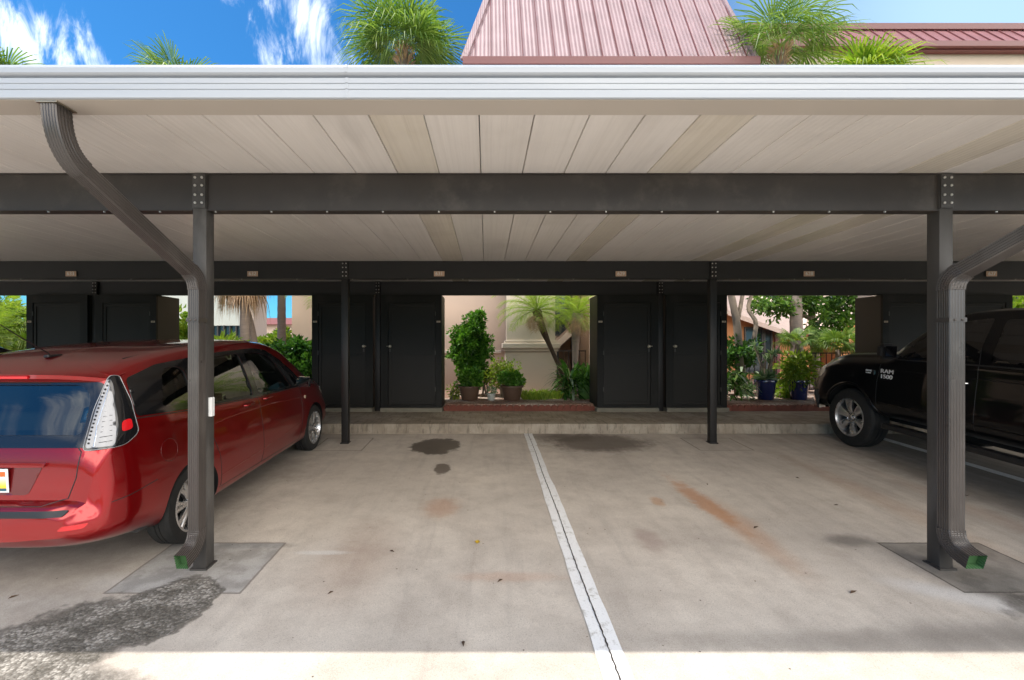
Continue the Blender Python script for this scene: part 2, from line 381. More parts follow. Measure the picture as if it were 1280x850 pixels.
M['soffit'] = simple('beige gutter soffit', (.50, .455, .40), .6, var=.06, scale=2)
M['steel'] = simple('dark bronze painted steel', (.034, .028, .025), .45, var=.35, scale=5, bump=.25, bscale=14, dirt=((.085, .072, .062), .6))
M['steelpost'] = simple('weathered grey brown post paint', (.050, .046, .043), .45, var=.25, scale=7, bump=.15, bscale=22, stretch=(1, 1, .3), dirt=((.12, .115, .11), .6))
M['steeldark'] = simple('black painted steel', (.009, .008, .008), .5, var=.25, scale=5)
M['spout'] = simple('bronze downspout enamel', (.050, .042, .038), .3, metal=.0, var=.25, scale=4, stretch=(1, 1, .4), dirt=((.12, .108, .098), .6), spec=.6, bump=.15, bscale=30)
M['bolt'] = simple('zinc bolt', (.55, .53, .5), .35, metal=.8)
M['mossy'] = simple('green downspout inside', (.05, .13, .045), .7, var=.35, scale=30)
M['locker'] = simple('black brown locker paint', (.011, .011, .010), .6, spec=.25, dirt=((.032, .030, .027), .5), var=.15, scale=3, bump=.15, bscale=90, stretch=(1, 1, .5))
M['lockerpanel'] = simple('dark olive door panel', (.014, .013, .011), .55, spec=.3, var=.15, scale=2.5, bump=.1, bscale=60)
M['lockerside'] = simple('brown locker side', (.035, .027, .021), .6, var=.2, scale=3)
M['plinth'] = simple('locker plinth concrete', (.22, .20, .155), .85, var=.3, scale=7, bump=.4, bscale=50)
M['brass'] = simple('worn knob metal', (.42, .38, .3), .35, metal=.9)
M['tagm'] = simple('cream number tag', (.62, .50, .38), .5, var=.08)
M['platem'] = simple('tan number plate', (.58, .40, .28), .5, var=.08, scale=30)
M['dark'] = simple('dark lettering', (.03, .02, .015), .5)
M['white'] = simple('white plastic', (.75, .76, .76), .45)
M['terra'] = simple('terracotta edging', (.20, .06, .038), .8, var=.3, scale=9, bump=.4, bscale=60, dirt=((.08, .03, .02), .6))
M['potbrown'] = simple('brown clay pot', (.115, .065, .042), .6, var=.2, scale=9)
M['potwhite'] = simple('pale glazed pot', (.50, .52, .48), .4)
M['potblue'] = simple('cobalt glazed pot', (.012, .022, .10), .12, coat=1)
M['potgreen'] = simple('green glazed pot', (.09, .2, .05), .3)
M['soil'] = simple('potting soil', (.04, .027, .018), .95, bump=.6)
M['tan'] = stucco('tan stucco', (.56, .42, .325))
M['tanlight'] = stucco('light tan stucco', (.62, .52, .42))
M['paleg'] = stucco('pale grey green stucco', (.60, .64, .58))
M['orange'] = stucco('orange stucco', (.48, .22, .10))
M['winglass'] = simple('window glass', (.03, .04, .05), .06, var=.1, spec=.8)
M['winframe'] = simple('dark window frame', (.05, .045, .04), .4)
M['rail'] = simple('black railing', (.022, .02, .02), .45)
def metalroof(name, col):
    m, t, b = mat(name); p = wpos(t); s3 = t.new('ShaderNodeSeparateXYZ'); t.l.new(p, s3.inputs[0])
    rb = t.m('SINE', t.m('MULTIPLY', s3.outputs[0], 2 * math.pi / .1025))
    n = t.noise(t.mapv(p, (2, 2, .3)), 1.2, 4)
    t.set(b.inputs['Base Color'], t.mix(t.ss(n, .3, .7), (*col, 1), tuple(x * .82 for x in col) + (1,)))
    b.inputs['Roughness'].default_value = .55; b.inputs['Specular IOR Level'].default_value = .3
    t.set(b.inputs['Normal'], t.bump(rb, .8, .012)); return m
M['roofred'] = metalroof('standing seam roof enamel', (.33, .225, .235))
M['roofred2'] = metalroof('far standing seam roof enamel', (.27, .12, .125))
M['roofdark'] = simple('maroon roof trim', (.17, .055, .055), .4)
M['shingle'] = simple('pale pink barrel tile', (.60, .46, .40), .8, var=.2, scale=9, bump=.6, bscale=25)
M['trunk'] = simple('grey palm trunk', (.27, .21, .175), .9, var=.3, scale=7, bump=1, bscale=30, stretch=(1, 1, 3.5))
M['trunkdark'] = simple('dark fibrous trunk', (.10, .06, .04), .95, var=.4, scale=16, bump=1, bscale=40, stretch=(1, 1, 3))
M['bark'] = simple('tree bark', (.24, .19, .14), .9, var=.35, scale=12, bump=1, bscale=35, stretch=(1, 1, .4))
M['deadfrond'] = leafmat('dead frond', (.30, .18, .10), (.48, .33, .22), .2, .7)
M['sabal'] = leafmat('fan palm leaf', (.075, .15, .03), (.22, .30, .08), .4)
M['lime'] = leafmat('bright feather frond', (.15, .25, .03), (.30, .38, .05), .45)
M['shrub'] = leafmat('glossy shrub leaf', (.045, .14, .015), (.15, .31, .045), .35, .3)
M['hedge'] = leafmat('dark hedge leaf', (.02, .07, .014), (.11, .24, .045), .3, .26)
M['brightleaf'] = leafmat('yellow green leaf', (.12, .22, .02), (.30, .36, .05), .4)
M['treeleaf'] = leafmat('tree leaf', (.04, .11, .02), (.16, .27, .05), .4)
M['whiteleaf'] = leafmat('variegated leaf', (.08, .17, .05), (.42, .50, .36), .3)
M['pinkflower'] = leafmat('pink flower spike', (.45, .28, .30), (.6, .42, .42), .3)
M['yellowleaf'] = simple('yellow fallen leaf', (.50, .33, .02), .6)
M['brownleaf'] = simple('brown fallen leaf', (.08, .045, .025), .8)

# ------------------------------------------------------------------ ground
mb = MB(); ys = [-14, -8, -3, 0, 1, 2.0, 2.3, 2.6, 3, 4, 5, 6, 7, 7.62]
xs = [-40, -20, -10, -5, 0, 5, 10, 20, 40]
mb.add([(x, y, gz(y)) for y in ys for x in xs], [(j * 9 + i, j * 9 + i + 1, (j + 1) * 9 + i + 1, (j + 1) * 9 + i) for j in range(len(ys) - 1) for i in range(8)])
tag(mb.build('parking_pavement', M['concrete']), kind='structure')
mb = MB(); mb.add([(-900, -900, -.03), (900, -900, -.03), (900, 1400, -.03), (-900, 1400, -.03)], [(0, 1, 2, 3)])
tag(mb.build('ground', M['grass']), kind='structure')
mb = MB(); mb.box(-40, 40, 7.59, 9.74, -.02, WALK, .018)
tag(mb.build('kerb_path', M['walk']), kind='structure')
mb = MB(); mb.box(-60, 60, 9.745, 60, -.02, BED)
for a, b_ in ((-20, -8.86), (-6.28, -3.37), (-.81, 2.08), (4.63, 7.54), (10.1, 20)): mb.box(a, b_, 9.17, 9.742, WALK - .02, BED - .002)
tag(mb.build('garden_ground', M['mulch']), kind='structure')
for X0, lab in ((.672, None), (6.1, None), (-4.78, None)):
    mb = MB(); ny = 40
    y0 = 1.2 if X0 < 1 else 2.0
    for i in range(ny + 1):
        y = y0 + (7.585 - y0) * i / ny; e = random.uniform(-.004, .004); w = .077 + random.uniform(-.002, .002) - (.01 if y > 5.2 else 0)
        mb.v += [(X0 - w + e, y, gz(y) + .004), (X0 + w + e, y, gz(y) + .004)]
        if i: k = len(mb.v); mb.f.append((k - 4, k - 3, k - 1, k - 2))
    ln = tag(mb.build('parking_line', M['line']), kind='structure')
    if X0 < 1 and X0 > 0:
        mb = MB(); x = X0
        for i in range(301):
            y = y0 + (7.585 - y0) * i / 300; x = X0 + .004 * math.sin(y * 3.1) + random.uniform(-.0028, .0028); w = .0028 + random.uniform(0, .0022)
            mb.v += [(x - w, y, gz(y) + .0065), (x + w, y, gz(y) + .0065)]
            if i: k = len(mb.v); mb.f.append((k - 4, k - 3, k - 1, k - 2))
        mb.build('joint_crack', M['dark'], ln)
# ------------------------------------------------------------------ carport
cp = thing('carport', 'long flat carport with white gutter, dark steel beams and posts over the parking stalls', 'carport', (0, 5, .2))
XL, XR = -15.5, 17.0; YB = 9.78
PW = .3048; PX0 = -.65 - 48 * PW
pans = MB(); n = int((XR - PX0) / PW)
sky_idx = set()
for xs_ in (-.65, 1.18, 3.01, 3.62): sky_idx.add(round((xs_ - PX0) / PW))
def pan(mb, x):
    mb.prism([(x + .003, CEIL + .05), (x + .003, CEIL + .004), (x + .007, CEIL), (x + PW - .007, CEIL), (x + PW - .003, CEIL + .004), (x + PW - .003, CEIL + .05)], 'y', 2.5, YB)
for i in range(n):
    x = PX0 + i * PW
    if i in sky_idx: s_ = MB(); pan(s_, x); s_.build('skylight_panel', M['skylight'], cp)
    else: pan(pans, x)
pans.build('roof_panel', M['pan'], cp)
mb = MB(); mb.box(PX0, PX0 + n * PW, 2.5, YB + .03, CEIL + .0505, CEIL + .09); deck = mb
# the deck leaves the skylight strips open to the light
deck = MB(); run = PX0
for i in sorted(sky_idx): x = PX0 + i * PW; deck.box(run, x, 2.5, YB + .03, CEIL + .051, CEIL + .085); run = x + PW
deck.box(run, PX0 + n * PW, 2.5, YB + .03, CEIL + .051, CEIL + .085)
deck.build('roof_deck', M['gutter'], cp)
# gutter: profile (Y, z)
G0, G1, GB, GT = 2.41, 2.557, H + 1.272, H + 1.440
def zpx(py, D=2.41): return H + (CY - py) / F * D
gp = [(G1, GB), (G0 + .004, GB), (G0, GB + .004), (G0, zpx(113)), (G0 + .004, zpx(112.4)), (G0 + .004, zpx(111.6)), (G0, zpx(111)), (G0, zpx(105.6)), (G0 + .004, zpx(105)), (G0 + .004, zpx(104.2)), (G0, zpx(103.6)),
      (G0, zpx(97.5)), (G0 + .012, zpx(97)), (G0 + .014, zpx(95)), (G0 - .004, zpx(93.8)), (G0 - .012, zpx(92)), (G0 - .014, zpx(86)), (G0 - .010, zpx(83)), (G0 - .006, zpx(82)), (G0 + .012, zpx(82)), (G0 + .012, GT - .03), (G1, GT - .03)]
mb = MB(); mb.prism(gp, 'x', XL, XR); gu = mb.build('gutter', M['gutter'], cp)
mb = MB(); mb.box(XL, XR, G0 + .012, G1 + .022, GB - .0035, GB - .0005); mb.box(XL, XR, G1 + .001, G1 + .02, GB - .001, CEIL + .09); mb.build('soffit_strip', M['soffit'], gu)
for gx in (-.72, 4.9, -6.1):
    mb = MB(); mb.prism([(y - .0025, z - .0015 if z < GB + .01 else z + .0015) for y, z in gp], 'x', gx, gx + .012); mb.build('lap_seam', M['gutter'], gu)
# beams: C shaped box with flanges
def beam(D, z0, z1, m, w=.10):
    mb = MB(); mb.box(XL + .1, XR - .1, D + .012, D + w - .012, z0 + .006, z1 - .006)
    mb.box(XL + .1, XR - .1, D, D + w, z0, z0 + .006); mb.box(XL + .1, XR - .1, D, D + w, z1 - .006, z1)
    b = mb.build('beam', m, cp)
    x = -9.37
    while x < 10 and D < 9:
        s = MB(); s.lathe([(0, z0 - .009), (.008, z0 - .009), (.008, z0)], (x, D + .02, 0), 'z', 6); x += .41 if D < 4 else .82
        if abs(x - .5) < 1.25 * D: s.build('roof_screw', M['bolt'], b)
    return b
bz = [(D1, H + 1.0, CEIL), (D2, H + 1.012, CEIL), (D3, H + 1.008, CEIL)]
beams = []
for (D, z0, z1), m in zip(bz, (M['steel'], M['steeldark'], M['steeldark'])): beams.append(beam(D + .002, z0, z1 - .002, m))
def post(X, D, z0, z1, m, w=.10, base=True):
    mb = MB(); mb.box(X - w / 2, X + w / 2, D - .002 if D < 9 else D - .04, D + w, z0 - .05, z1, .006)
    p = mb.build('post', m, cp, smooth=30)
    mb = MB(); hb = z1 - (bz[0][1] if D < 4 else bz[1][1])
    mb.box(X - w * .46, X + w * .46, D - .012 if D < 9 else D - .05, D, z1 - .255, z1 - .005)
    if D < 9: mb.build('bolt_plate', m, p)
    f = D - .013 if D < 9 else D - .042
    for sx in (-.025, .025):
        for k in range(4):
            mb = MB(); mb.lathe([(0, f - .009), (.006, f - .009), (.0095, f - .006), (.0095, f)], (X + sx, 0, z1 - .035 - k * .058 - (.01 if k > 1 else 0)), 'y', 8); mb.build('bolt', M['bolt'], p)
    if base and D < 9:
        mb = MB(); mb.box(X - w * .62, X + w * .62, D - .02, D + w + .02, z0 - .02, z0 + .014); mb.build('base_plate', m, p)
    return p
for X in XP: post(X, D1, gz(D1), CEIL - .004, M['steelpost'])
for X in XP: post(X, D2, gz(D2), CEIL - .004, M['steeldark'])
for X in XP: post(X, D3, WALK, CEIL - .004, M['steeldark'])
# white box on the side of the left front post
mb = MB(); mb.box(-2.045, -2.02, 3.47, 3.51, H - .51, H - .37, .003); jb = mb.build('junction_box', M['white'], cp)
# number plates
for px, tx in ((89, '633'), (316, '632'), (549, '631'), (776, '629'), (1011, '628'), (1239, '627')):
    c = P(px, 342.3, D2)
    mb = MB(); mb.box(c.x - .078, c.x + .078, D2 - .010, D2 + .0, c.z - .038, c.z + .038, .003); pl = mb.build('number_plate', M['platem'], cp)
    textmesh(tx, .075, FRONT(c.x, D2 - .012, c.z)).build('digits', M['white'], pl)
# downspouts
def ribprof(w, d, nr=5, r=.0032):
    pts = []
    def side(x0, y0, x1, y1, n):
        L = math.hypot(x1 - x0, y1 - y0); dx, dy = (x1 - x0) / L, (y1 - y0) / L; nx, ny = dy, -dx
        k = n * 6
        for i in range(k):
            tt = .06 + .88 * i / (k - 1); off = -r * (.5 - .5 * math.cos(2 * math.pi * n * i / (k - 1)))
            pts.append((x0 + dx * L * tt + nx * off, y0 + dy * L * tt + ny * off))
    side(-w / 2, -d / 2, w / 2, -d / 2, nr); side(w / 2, -d / 2, w / 2, d / 2, nr); side(w / 2, d / 2, -w / 2, d / 2, nr); side(-w / 2, d / 2, -w / 2, -d / 2, nr)
    return pts
def bez(a, b, c, n, crimp=0):
    a, b, c = map(Vector, (a, b, c)); return [a * (1 - t_) ** 2 + b * 2 * t_ * (1 - t_) + c * t_ ** 2 for t_ in [i / n for i in range(n + 1)]]
def downspout(x, xg, w, d):
    # plan: gutter outlet -> elbow -> diagonal -> elbow -> vertical leg -> kick-out
    A = Vector((xg, 2.485, GB + .0)); yv = 3.395
    B = Vector((xg, 2.485, H + 1.05)); Cc = Vector((x, yv, H + .50)); dr = (Cc - B).normalized()
    prof = ribprof(w, d); up = (0, 1, 0)
    e1 = bez(A, B, B + dr * .15, 16)
    zc = Cc.z
    e2 = bez(Cc - dr * .085, Cc, Cc - Vector((0, 0, .09)), 12)
    zb = gz(3.3) + .33
    e3 = bez((x, yv, zb), (x, yv, zb - .12), (x, yv - .13, zb - .15), 12)
    def frame_sweep(path, sc=1., crimp=False, cap=True):
        mb = MB(); n = len(prof); rings = []
        for i, p in enumerate(path):
            a_ = path[max(0, i - 1)]; b_ = path[min(len(path) - 1, i + 1)]; tn = (b_ - a_).normalized()
            sx = Vector((1, 0, 0)); sx = (sx - tn * sx.dot(tn)).normalized(); uy = tn.cross(sx).normalized()
            k = sc * (1 + (.035 if (crimp and i % 2) else 0))
            rings.append([p + sx * q[0] * k + uy * q[1] * k for q in prof])
        for r_ in rings: mb.v += [tuple(q) for q in r_]
        for i in range(len(rings) - 1):
            for j in range(n): mb.f.append((i * n + j, i * n + (j + 1) % n, (i + 1) * n + (j + 1) % n, (i + 1) * n + j))
        if cap: mb.f.append(tuple(range(n - 1, -1, -1))); mb.f.append(tuple((len(rings) - 1) * n + j for j in range(n)))
        return mb, rings
    mb, _ = frame_sweep([Vector((x, yv, zc - .08)), Vector((x, yv, (zc + zb) / 2)), Vector((x, yv, zb))])
    ds = mb.build('downspout', M['spout'], cp, smooth=40)
    mb, _ = frame_sweep([e1[-1] - dr * .02, e2[0] + dr * .02], .97); mb.build('diagonal_pipe', M['spout'], ds, smooth=40)
    for e, nm in ((e1, 'elbow'), (e2, 'elbow')):
        path = []
        for i in range(len(e) - 1): path += [e[i], e[i].lerp(e[i + 1], .5)]
        path.append(e[-1]); mb, _ = frame_sweep(path, 1.05, True); mb.build(nm, M['spout'], ds, smooth=25)
    path = []
    for i in range(len(e3) - 1): path += [e3[i], e3[i].lerp(e3[i + 1], .5)]
    path.append(e3[-1]); path.append(e3[-1] + (e3[-1] - e3[-2]).normalized() * .05)
    mb, rg = frame_sweep(path, 1.05, True, cap=False); o = mb.build('elbow', M['spout'], ds, smooth=25)
    tip = (path[-1] - path[-2]).normalized()
    mb = MB(); r_ = rg[-1]; n = len(r_); cc = sum(r_, Vector()) / n
    mb.v += [tuple(cc + (q - cc) * .995) for q in r_] + [tuple(cc + (q - cc) * .93 - tip * .05) for q in r_]
    for j in range(n): mb.f.append((j, (j + 1) % n, n + (j + 1) % n, n + j))
    mb.f.append(tuple(range(n, 2 * n))); mb.build('spout_lining', M['mossy'], ds)
    mb = MB(); zz = zc - .32
    mb.box(x - w / 2 - .004, x + w / 2 + .004, yv - d / 2 - .004, yv + d / 2 + .004, zz, zz + .03)
    mb.lathe([(0, yv - d / 2 - .014), (.008, yv - d / 2 - .01), (.008, yv - d / 2 - .004)], (x - w * .2, 0, zz + .015), 'y', 8); mb.lathe([(0, yv - d / 2 - .014), (.008, yv - d / 2 - .01), (.008, yv - d / 2 - .004)], (x + w * .25, 0, zz + .015), 'y', 8)
    mb.build('strap', M['spout'], ds)
    mb = MB(); mb.box(xg - w * .7, xg + w * .7, 2.485 - d * .62, 2.485 + d * .62, GB - .012, GB - .004, .002); mb.build('outlet_flange', M['brass'], ds)
downspout(-2.081, -2.262, .078, .10)
downspout(3.340, 3.68, .118, .10)
# ------------------------------------------------------------------ storage lockers
def locker(Xc, side, num, label):
    # side -1: to the left of the post gap, +1: to the right
    x0, x1 = (Xc - 1.24, Xc - .075) if side < 0 else (Xc + .075, Xc + 1.24)
    L = thing('storage_locker', label, 'storage locker', ((x0 + x1) / 2, 9.35, WALK), 'storage lockers along the back of the carport')
    zt = H + 1.0; y0, y1 = 9.02, 9.70
    mb = MB(); zp = WALK + .075
    mb.box(x0 - (.02 if side < 0 else 0), x1 + (.02 if side > 0 else 0), y0 - .05, y1, WALK - .01, zp, .006); mb.build('plinth', M['plinth'], L)
    s = -side  # handle side is next to the post gap
    fo = .10   # outer stile
    dx0, dx1 = (x0 + .12, x1 - .14) if side < 0 else (x0 + .14, x1 - .12)
    dz0, dz1 = zp + .05, H + .90 - .05
    mb = MB(); mb.box(x0, dx0, y0, y0 + .05, zp, zt); mb.box(dx1, x1, y0, y0 + .05, zp, zt)
    mb.box(dx0, dx1, y0 + .001, y0 + .05, zp, dz0); mb.box(dx0, dx1, y0 + .001, y0 + .05, dz1, zt); mb.build('front_frame', M['locker'], L)
    mb = MB(); mb.box(x0, x0 + .03, y0 + .05, y1, zp, zt); mb.box(x1 - .03, x1, y0 + .05, y1, zp, zt); mb.box(x0 + .03, x1 - .03, y1 - .03, y1, zp, zt)
    mb.build('side_panel', M['lockerside'], L)
    d = MB(); zm = H + (CY - 443) / F * 9.0
    g = .006; st = .055; yd = y0 + .012
    d.box(dx0 + g, dx0 + st, yd, yd + .03, dz0 + g, dz1 - g); d.box(dx1 - st, dx1 - g, yd, yd + .03, dz0 + g, dz1 - g)
    d.box(dx0 + st, dx1 - st, yd + .001, yd + .03, dz0 + g, dz0 + .06); d.box(dx0 + st, dx1 - st, yd + .001, yd + .03, dz1 - .07, dz1 - g); d.box(dx0 + st, dx1 - st, yd + .001, yd + .03, zm - .02, zm + .02)
    door = d.build('door', M['lockerpanel'], L, bevel=.002)
    mb = MB(); mb.box(dx0 + st, dx1 - st, yd + .014, yd + .026, dz0 + .06, zm - .02); mb.box(dx0 + st, dx1 - st, yd + .014, yd + .026, zm + .02, dz1 - .07); mb.build('door_panel', M['lockerpanel'], door)
    hx = dx1 - .035 if side < 0 else dx0 + .035; hz = H + (CY - 433) / F * 9
    mb = MB(); mb.lathe([(0, yd - .055), (.018, yd - .052), (.027, yd - .038), (.02, yd - .024), (.011, yd - .018), (.011, yd - .006), (.028, yd - .004), (.028, yd)], (hx, 0, hz), 'y', 16)
    mb.tube([(hx, yd - .04, hz), (hx + .055 * -s * -1, yd - .045, hz + .004)], .009, 8); mb.build('door_knob', M['brass'], door, smooth=35)
    mb = MB(); mb.box(hx - .012, hx + .012, yd - .006, yd, hz - .105, hz - .045); mb.build('lock_plate', M['winframe'], door)
    mb = MB(); ox = x0 + .06 if side < 0 else x1 - .06; z = H + (CY - 402) / F * 9
    mb.box(ox - .036, ox + .036, y0 - .004, y0, z - .016, z + .016); tg = mb.build('number_tag', M['tagm'], L)
    textmesh(num, .028, FRONT(ox, y0 - .0055, z), .001).build('digits', M['dark'], tg)
    hgx = dx0 if side < 0 else dx1
    for k in (.3, 1.0, 1.75): mb = MB(); mb.box(hgx - .008, hgx + .008, y0 - .006, y0 + .012, dz0 + k - .04, dz0 + k + .04); mb.build('hinge', M['winframe'], L)
    return L
locker(XP[0], -1, '634', 'dark storage locker above the red car roof, beside the leftmost bright green opening')
locker(XP[0], 1, '633', 'dark storage locker with brown side wall showing, just left of the front downspout')
locker(XP[1], -1, '632', 'dark storage locker beside the hedge, partly hidden by a slim black post')
locker(XP[1], 1, '631', 'dark storage locker with brass knob, beside the opening with the round shrub')
locker(XP[2], -1, '629', 'dark storage locker beside the opening with small palms and strap-leaved plant, knob on its right')
locker(XP[2], 1, '628', 'dark storage locker with slim black post in front, beside the opening with blue pots')
locker(XP[3], -1, '627', 'dark storage locker behind the black pickup hood and side mirror')
locker(XP[3], 1, '626', 'dark storage locker seen over the black pickup roof at the right edge')
# scalloped edging at each bed
for k, (a, b_, lab) in enumerate(((-.83, 2.1, 'scalloped terracotta edging in front of the brown pots'), (4.61, 7.56, 'scalloped terracotta edging in front of the blue pots'), (-6.3, -3.35, 'scalloped terracotta edging behind the red car'))):
    mb = MB(); x = a + .01; w = .118
    while x + w <= b_ - .01:
        pr = [(x, WALK - .01)] + [(x + w / 2 - math.cos(math.pi * i / 8) * w / 2, WALK + .075 + math.sin(math.pi * i / 8) * .04) for i in range(9)] + [(x + w, WALK - .01)]
        mb.prism(pr, 'y', 9.105 + random.uniform(-.004, .004), 9.15)
        x += w + .004
    mb.box(a, b_, 9.1515, 9.168, WALK - .01, WALK + .085)
    tag(mb.build('garden_edging', M['terra']), lab, 'garden edging', 'scalloped bed edgings')
#@@BUILDINGS
# ------------------------------------------------------------------ buildings behind
def window(b, x0, x1, y, z0, z1, nv=1, nh=0, bars=0):
    mb = MB(); mb.box(x0 + .03, x1 - .03, y - .02, y - .006, z0 + .03, z1 - .03); w = mb.build('window', M['winglass'], b)
    mb = MB(); mb.box(x0, x1, y - .05, y - .004, z0, z0 + .05); mb.box(x0, x1, y - .05, y - .004, z1 - .05, z1)
    for i in range(nv + 2): x = x0 + (x1 - x0 - .05) * i / (nv + 1); mb.box(x, x + .05, y - .048, y - .005, z0 + .05, z1 - .05)
    mb.build('frame', M['winframe'], w)
    return w
A = thing('condo_building', 'tan stucco condo tower with pink standing seam mansard roof and pilaster behind the planting bed', 'building', (2.5, 14, BED))
mb = MB(); mb.box(-5.07, .498, 12.3, 20, 0, H + 5.2); mb.build('wall', M['tan'], A)
mb = MB(); mb.box(.5, 1.69, 11.6, 20, H - .12, H + 6.1); mb.box(.47, 1.72, 11.57, 20, 0, H - .12); mb.build('pilaster', M['tanlight'], A)
mb = MB(); mb.box(.43, 1.76, 11.53, 12.8, H - .10, H - .03, .01); mb.box(.39, 1.80, 11.49, 12.8, H - .03, H + .10, .015); mb.box(.45, 1.74, 11.55, 12.8, H + .10, H + .17, .01)
mb.box(-5.1, .388, 12.25, 12.31, H - .16, H - .08, .008); mb.build('trim', M['tanlight'], A)
mb = MB(); mb.box(2.72, 6.0, 12.5, 20, 0, H + 7.2); mb.build('wall', M['tan'], A)
mb = MB(); mb.box(1.69, 2.72, 15.2, 20, 0, H + 7.2); mb.build('recess_wall', M['tan'], A)
window(A, 2.06, 2.62, 14.4, H + .35, H + 1.95, 2)
mb = MB(); mb.box(1.9, 2.72, 14.42, 15.2, H + .2, H + 2.1); mb.build('window_bay', M['tan'], A)
mb = MB(); mb.box(2.66, 2.7, 14.0, 14.9, BED, H + .3); mb.build('door', M['winframe'], A)
mb = MB(); mb.prism([(1.7, H - .35), (2.9, H + .75), (2.9, H + .98), (1.7, H - .12)], 'y', 13.5, 14.3); mb.build('stair', M['tanlight'], A)
# window on far left wing wall behind the left opening
# mansard
e0, e1, ye, ze = -.565, 6.82, 11.9, H + 7.25
t0, t1, yt, zt = .60, 6.42, 14.56, H + 12.27
mb = MB(); mb.add([(e0, ye, ze), (e1, ye, ze), (t1, yt, zt), (t0, yt, zt), (e0, 21, ze), (e1, 21, ze), (t0, 18.5, zt), (t1, 18.5, zt)],
       [(0, 1, 2, 3), (1, 5, 7, 2), (4, 0, 3, 6), (5, 4, 6, 7), (3, 2, 7, 6), (0, 4, 5, 1)])
rf = mb.build('roof', M['roofred'], A)
sl = (Vector((0, yt - ye, zt - ze))).normalized()
def seams(p0, p1, x0, x1, hipl, hipr, step, m, par, r=.016):
    mb = MB(); x = x0 + .27
    dy, dz = p1[0] - p0[0], p1[1] - p0[1]
    while x < x1 - .1:
        k = 1.
        if hipl and x < x0 + hipl: k = (x - x0) / hipl
        if hipr and x > x1 - hipr: k = (x1 - x) / hipr
        a = Vector((x, p0[0], p0[1])); b_ = Vector((x, p0[0] + dy * k, p0[1] + dz * k)); mb.sweep([a, b_], [(-r * .45, -.005), (r * .45, -.005), (r * .45, r * 2), (-r * .45, r * 2)], (0, -dz, dy) if dz else (0, 0, 1)); x += step
    return mb.build('roof_seam', m, par)
seams((ye, ze), (yt, zt), e0, e1, t0 - e0, e1 - t1, .405, M['roofdark'], rf)
mb = MB()
mb.sweep([(e0, ye, ze), (t0, yt, zt)], [(-.09, -.02), (.09, -.02), (.09, .04), (-.09, .04)], (-.3, -1, .5)); mb.build('hip_trim', M['roofred'], rf)
mb = MB(); mb.sweep([(e1, ye, ze), (t1, yt, zt)], [(-.07, -.02), (.07, -.02), (.07, .04), (-.07, .04)], (.3, -1, .5)); mb.build('hip_trim', M['roofred'], rf)
mb = MB(); mb.box(e0 - .03, e1 + .03, ye - .12, ye - .002, ze - .18, ze + .02, .01); mb.box(e0, e1, ye - .001, ye + .72, ze - .17, ze - .01); mb.build('eave_gutter', M['roofdark'], rf)
# far block on the right
B = thing('condo_building', 'distant tan block with low maroon standing seam roof strip at the upper right', 'building', (20, 24, 0))
mb = MB(); mb.box(9.6, 40, 21.35, 30, 0, H + 13.3); mb.build('wall', M['tanlight'], B)
zE = H + 13.36
mb = MB(); mb.add([(9.3, 21.05, zE + .22), (40, 21.05, zE + .22), (40, 22.1, H + 14.85), (9.3, 22.1, H + 14.85), (9.3, 30, H + 14.8), (40, 30, H + 14.8), (9.3, 30, zE), (40, 30, zE), (9.3, 21.05, zE), (40, 21.05, zE)],
    [(0, 1, 2, 3), (3, 2, 5, 4), (4, 5, 7, 6), (8, 9, 1, 0), (8, 6, 7, 9), (0, 3, 4, 6, 8), (1, 9, 7, 5, 2)]); rb = mb.build('roof', M['roofred2'], B)
seams((21.05, zE + .22), (22.1, H + 14.85), 9.3, 40, 0, 0, .594, M['roofdark'], rb, .025)
mb = MB(); mb.box(9.2, 40, 20.85, 21.04, zE - .06, zE + .2, .02); mb.box(9.2, 40, 21.045, 21.34, zE - .12, zE - .01); mb.box(9.2, 40, 21.96, 22.3, H + 14.8, H + 15.1, .02); mb.build('roof_trim', M['roofdark'], rb)
for x in (12, 15.5, 19, 22.5): window(B, x, x + 1.5, 21.35, H + 1.2, H + 2.5, 1); window(B, x, x + 1.5, 21.35, H + 4.4, H + 5.7, 1)
# orange entrance building seen through the right opening
O = thing('lanai_building', 'low orange stucco building with pale tiled roof behind the railing and trees', 'building', (10, 17, BED))
def quadz(mb, pts, th):
    pts = [Vector(p) for p in pts]; mb.add(pts + [p - Vector((0, 0, th)) for p in pts], [(0, 1, 2, 3), (7, 6, 5, 4), (0, 4, 5, 1), (1, 5, 6, 2), (2, 6, 7, 3), (3, 7, 4, 0)])
mb = MB(); mb.prism([(8.3, 0), (11.25, 0), (11.25, H + .42), (8.6, H + 1.16), (8.3, H + 1.16)], 'y', 16.4, 19); mb.prism([(12.2, 0), (14.6, 0), (14.6, H + 1.3), (13.2, H + 1.2), (12.2, H + .45)], 'y', 16.4, 19); mb.build('wall', M['orange'], O)
mb = MB(); quadz(mb, [P(910, 388, 16), P(1004, 421, 16), P(1012, 384, 19), P(905, 360, 19)], .16)
quadz(mb, [P(1012, 423, 16), P(1080, 391, 16), P(1085, 362, 19), P(1005, 388, 19)], .16); mb.build('roof', M['shingle'], O)
window(O, 8.95, 9.6, 16.4, H - .9, H + .7, 0); window(O, 9.62, 9.92, 16.4, H - 1.0, H + .62, 0); window(O, 12.75, 13.5, 16.4, H - .9, H + .3, 1)
mb = MB(); mb.box(9.98, 10.15, 16.3, 16.4, 0, H + .75, .01); mb.build('downpipe', M['roofdark'], O)
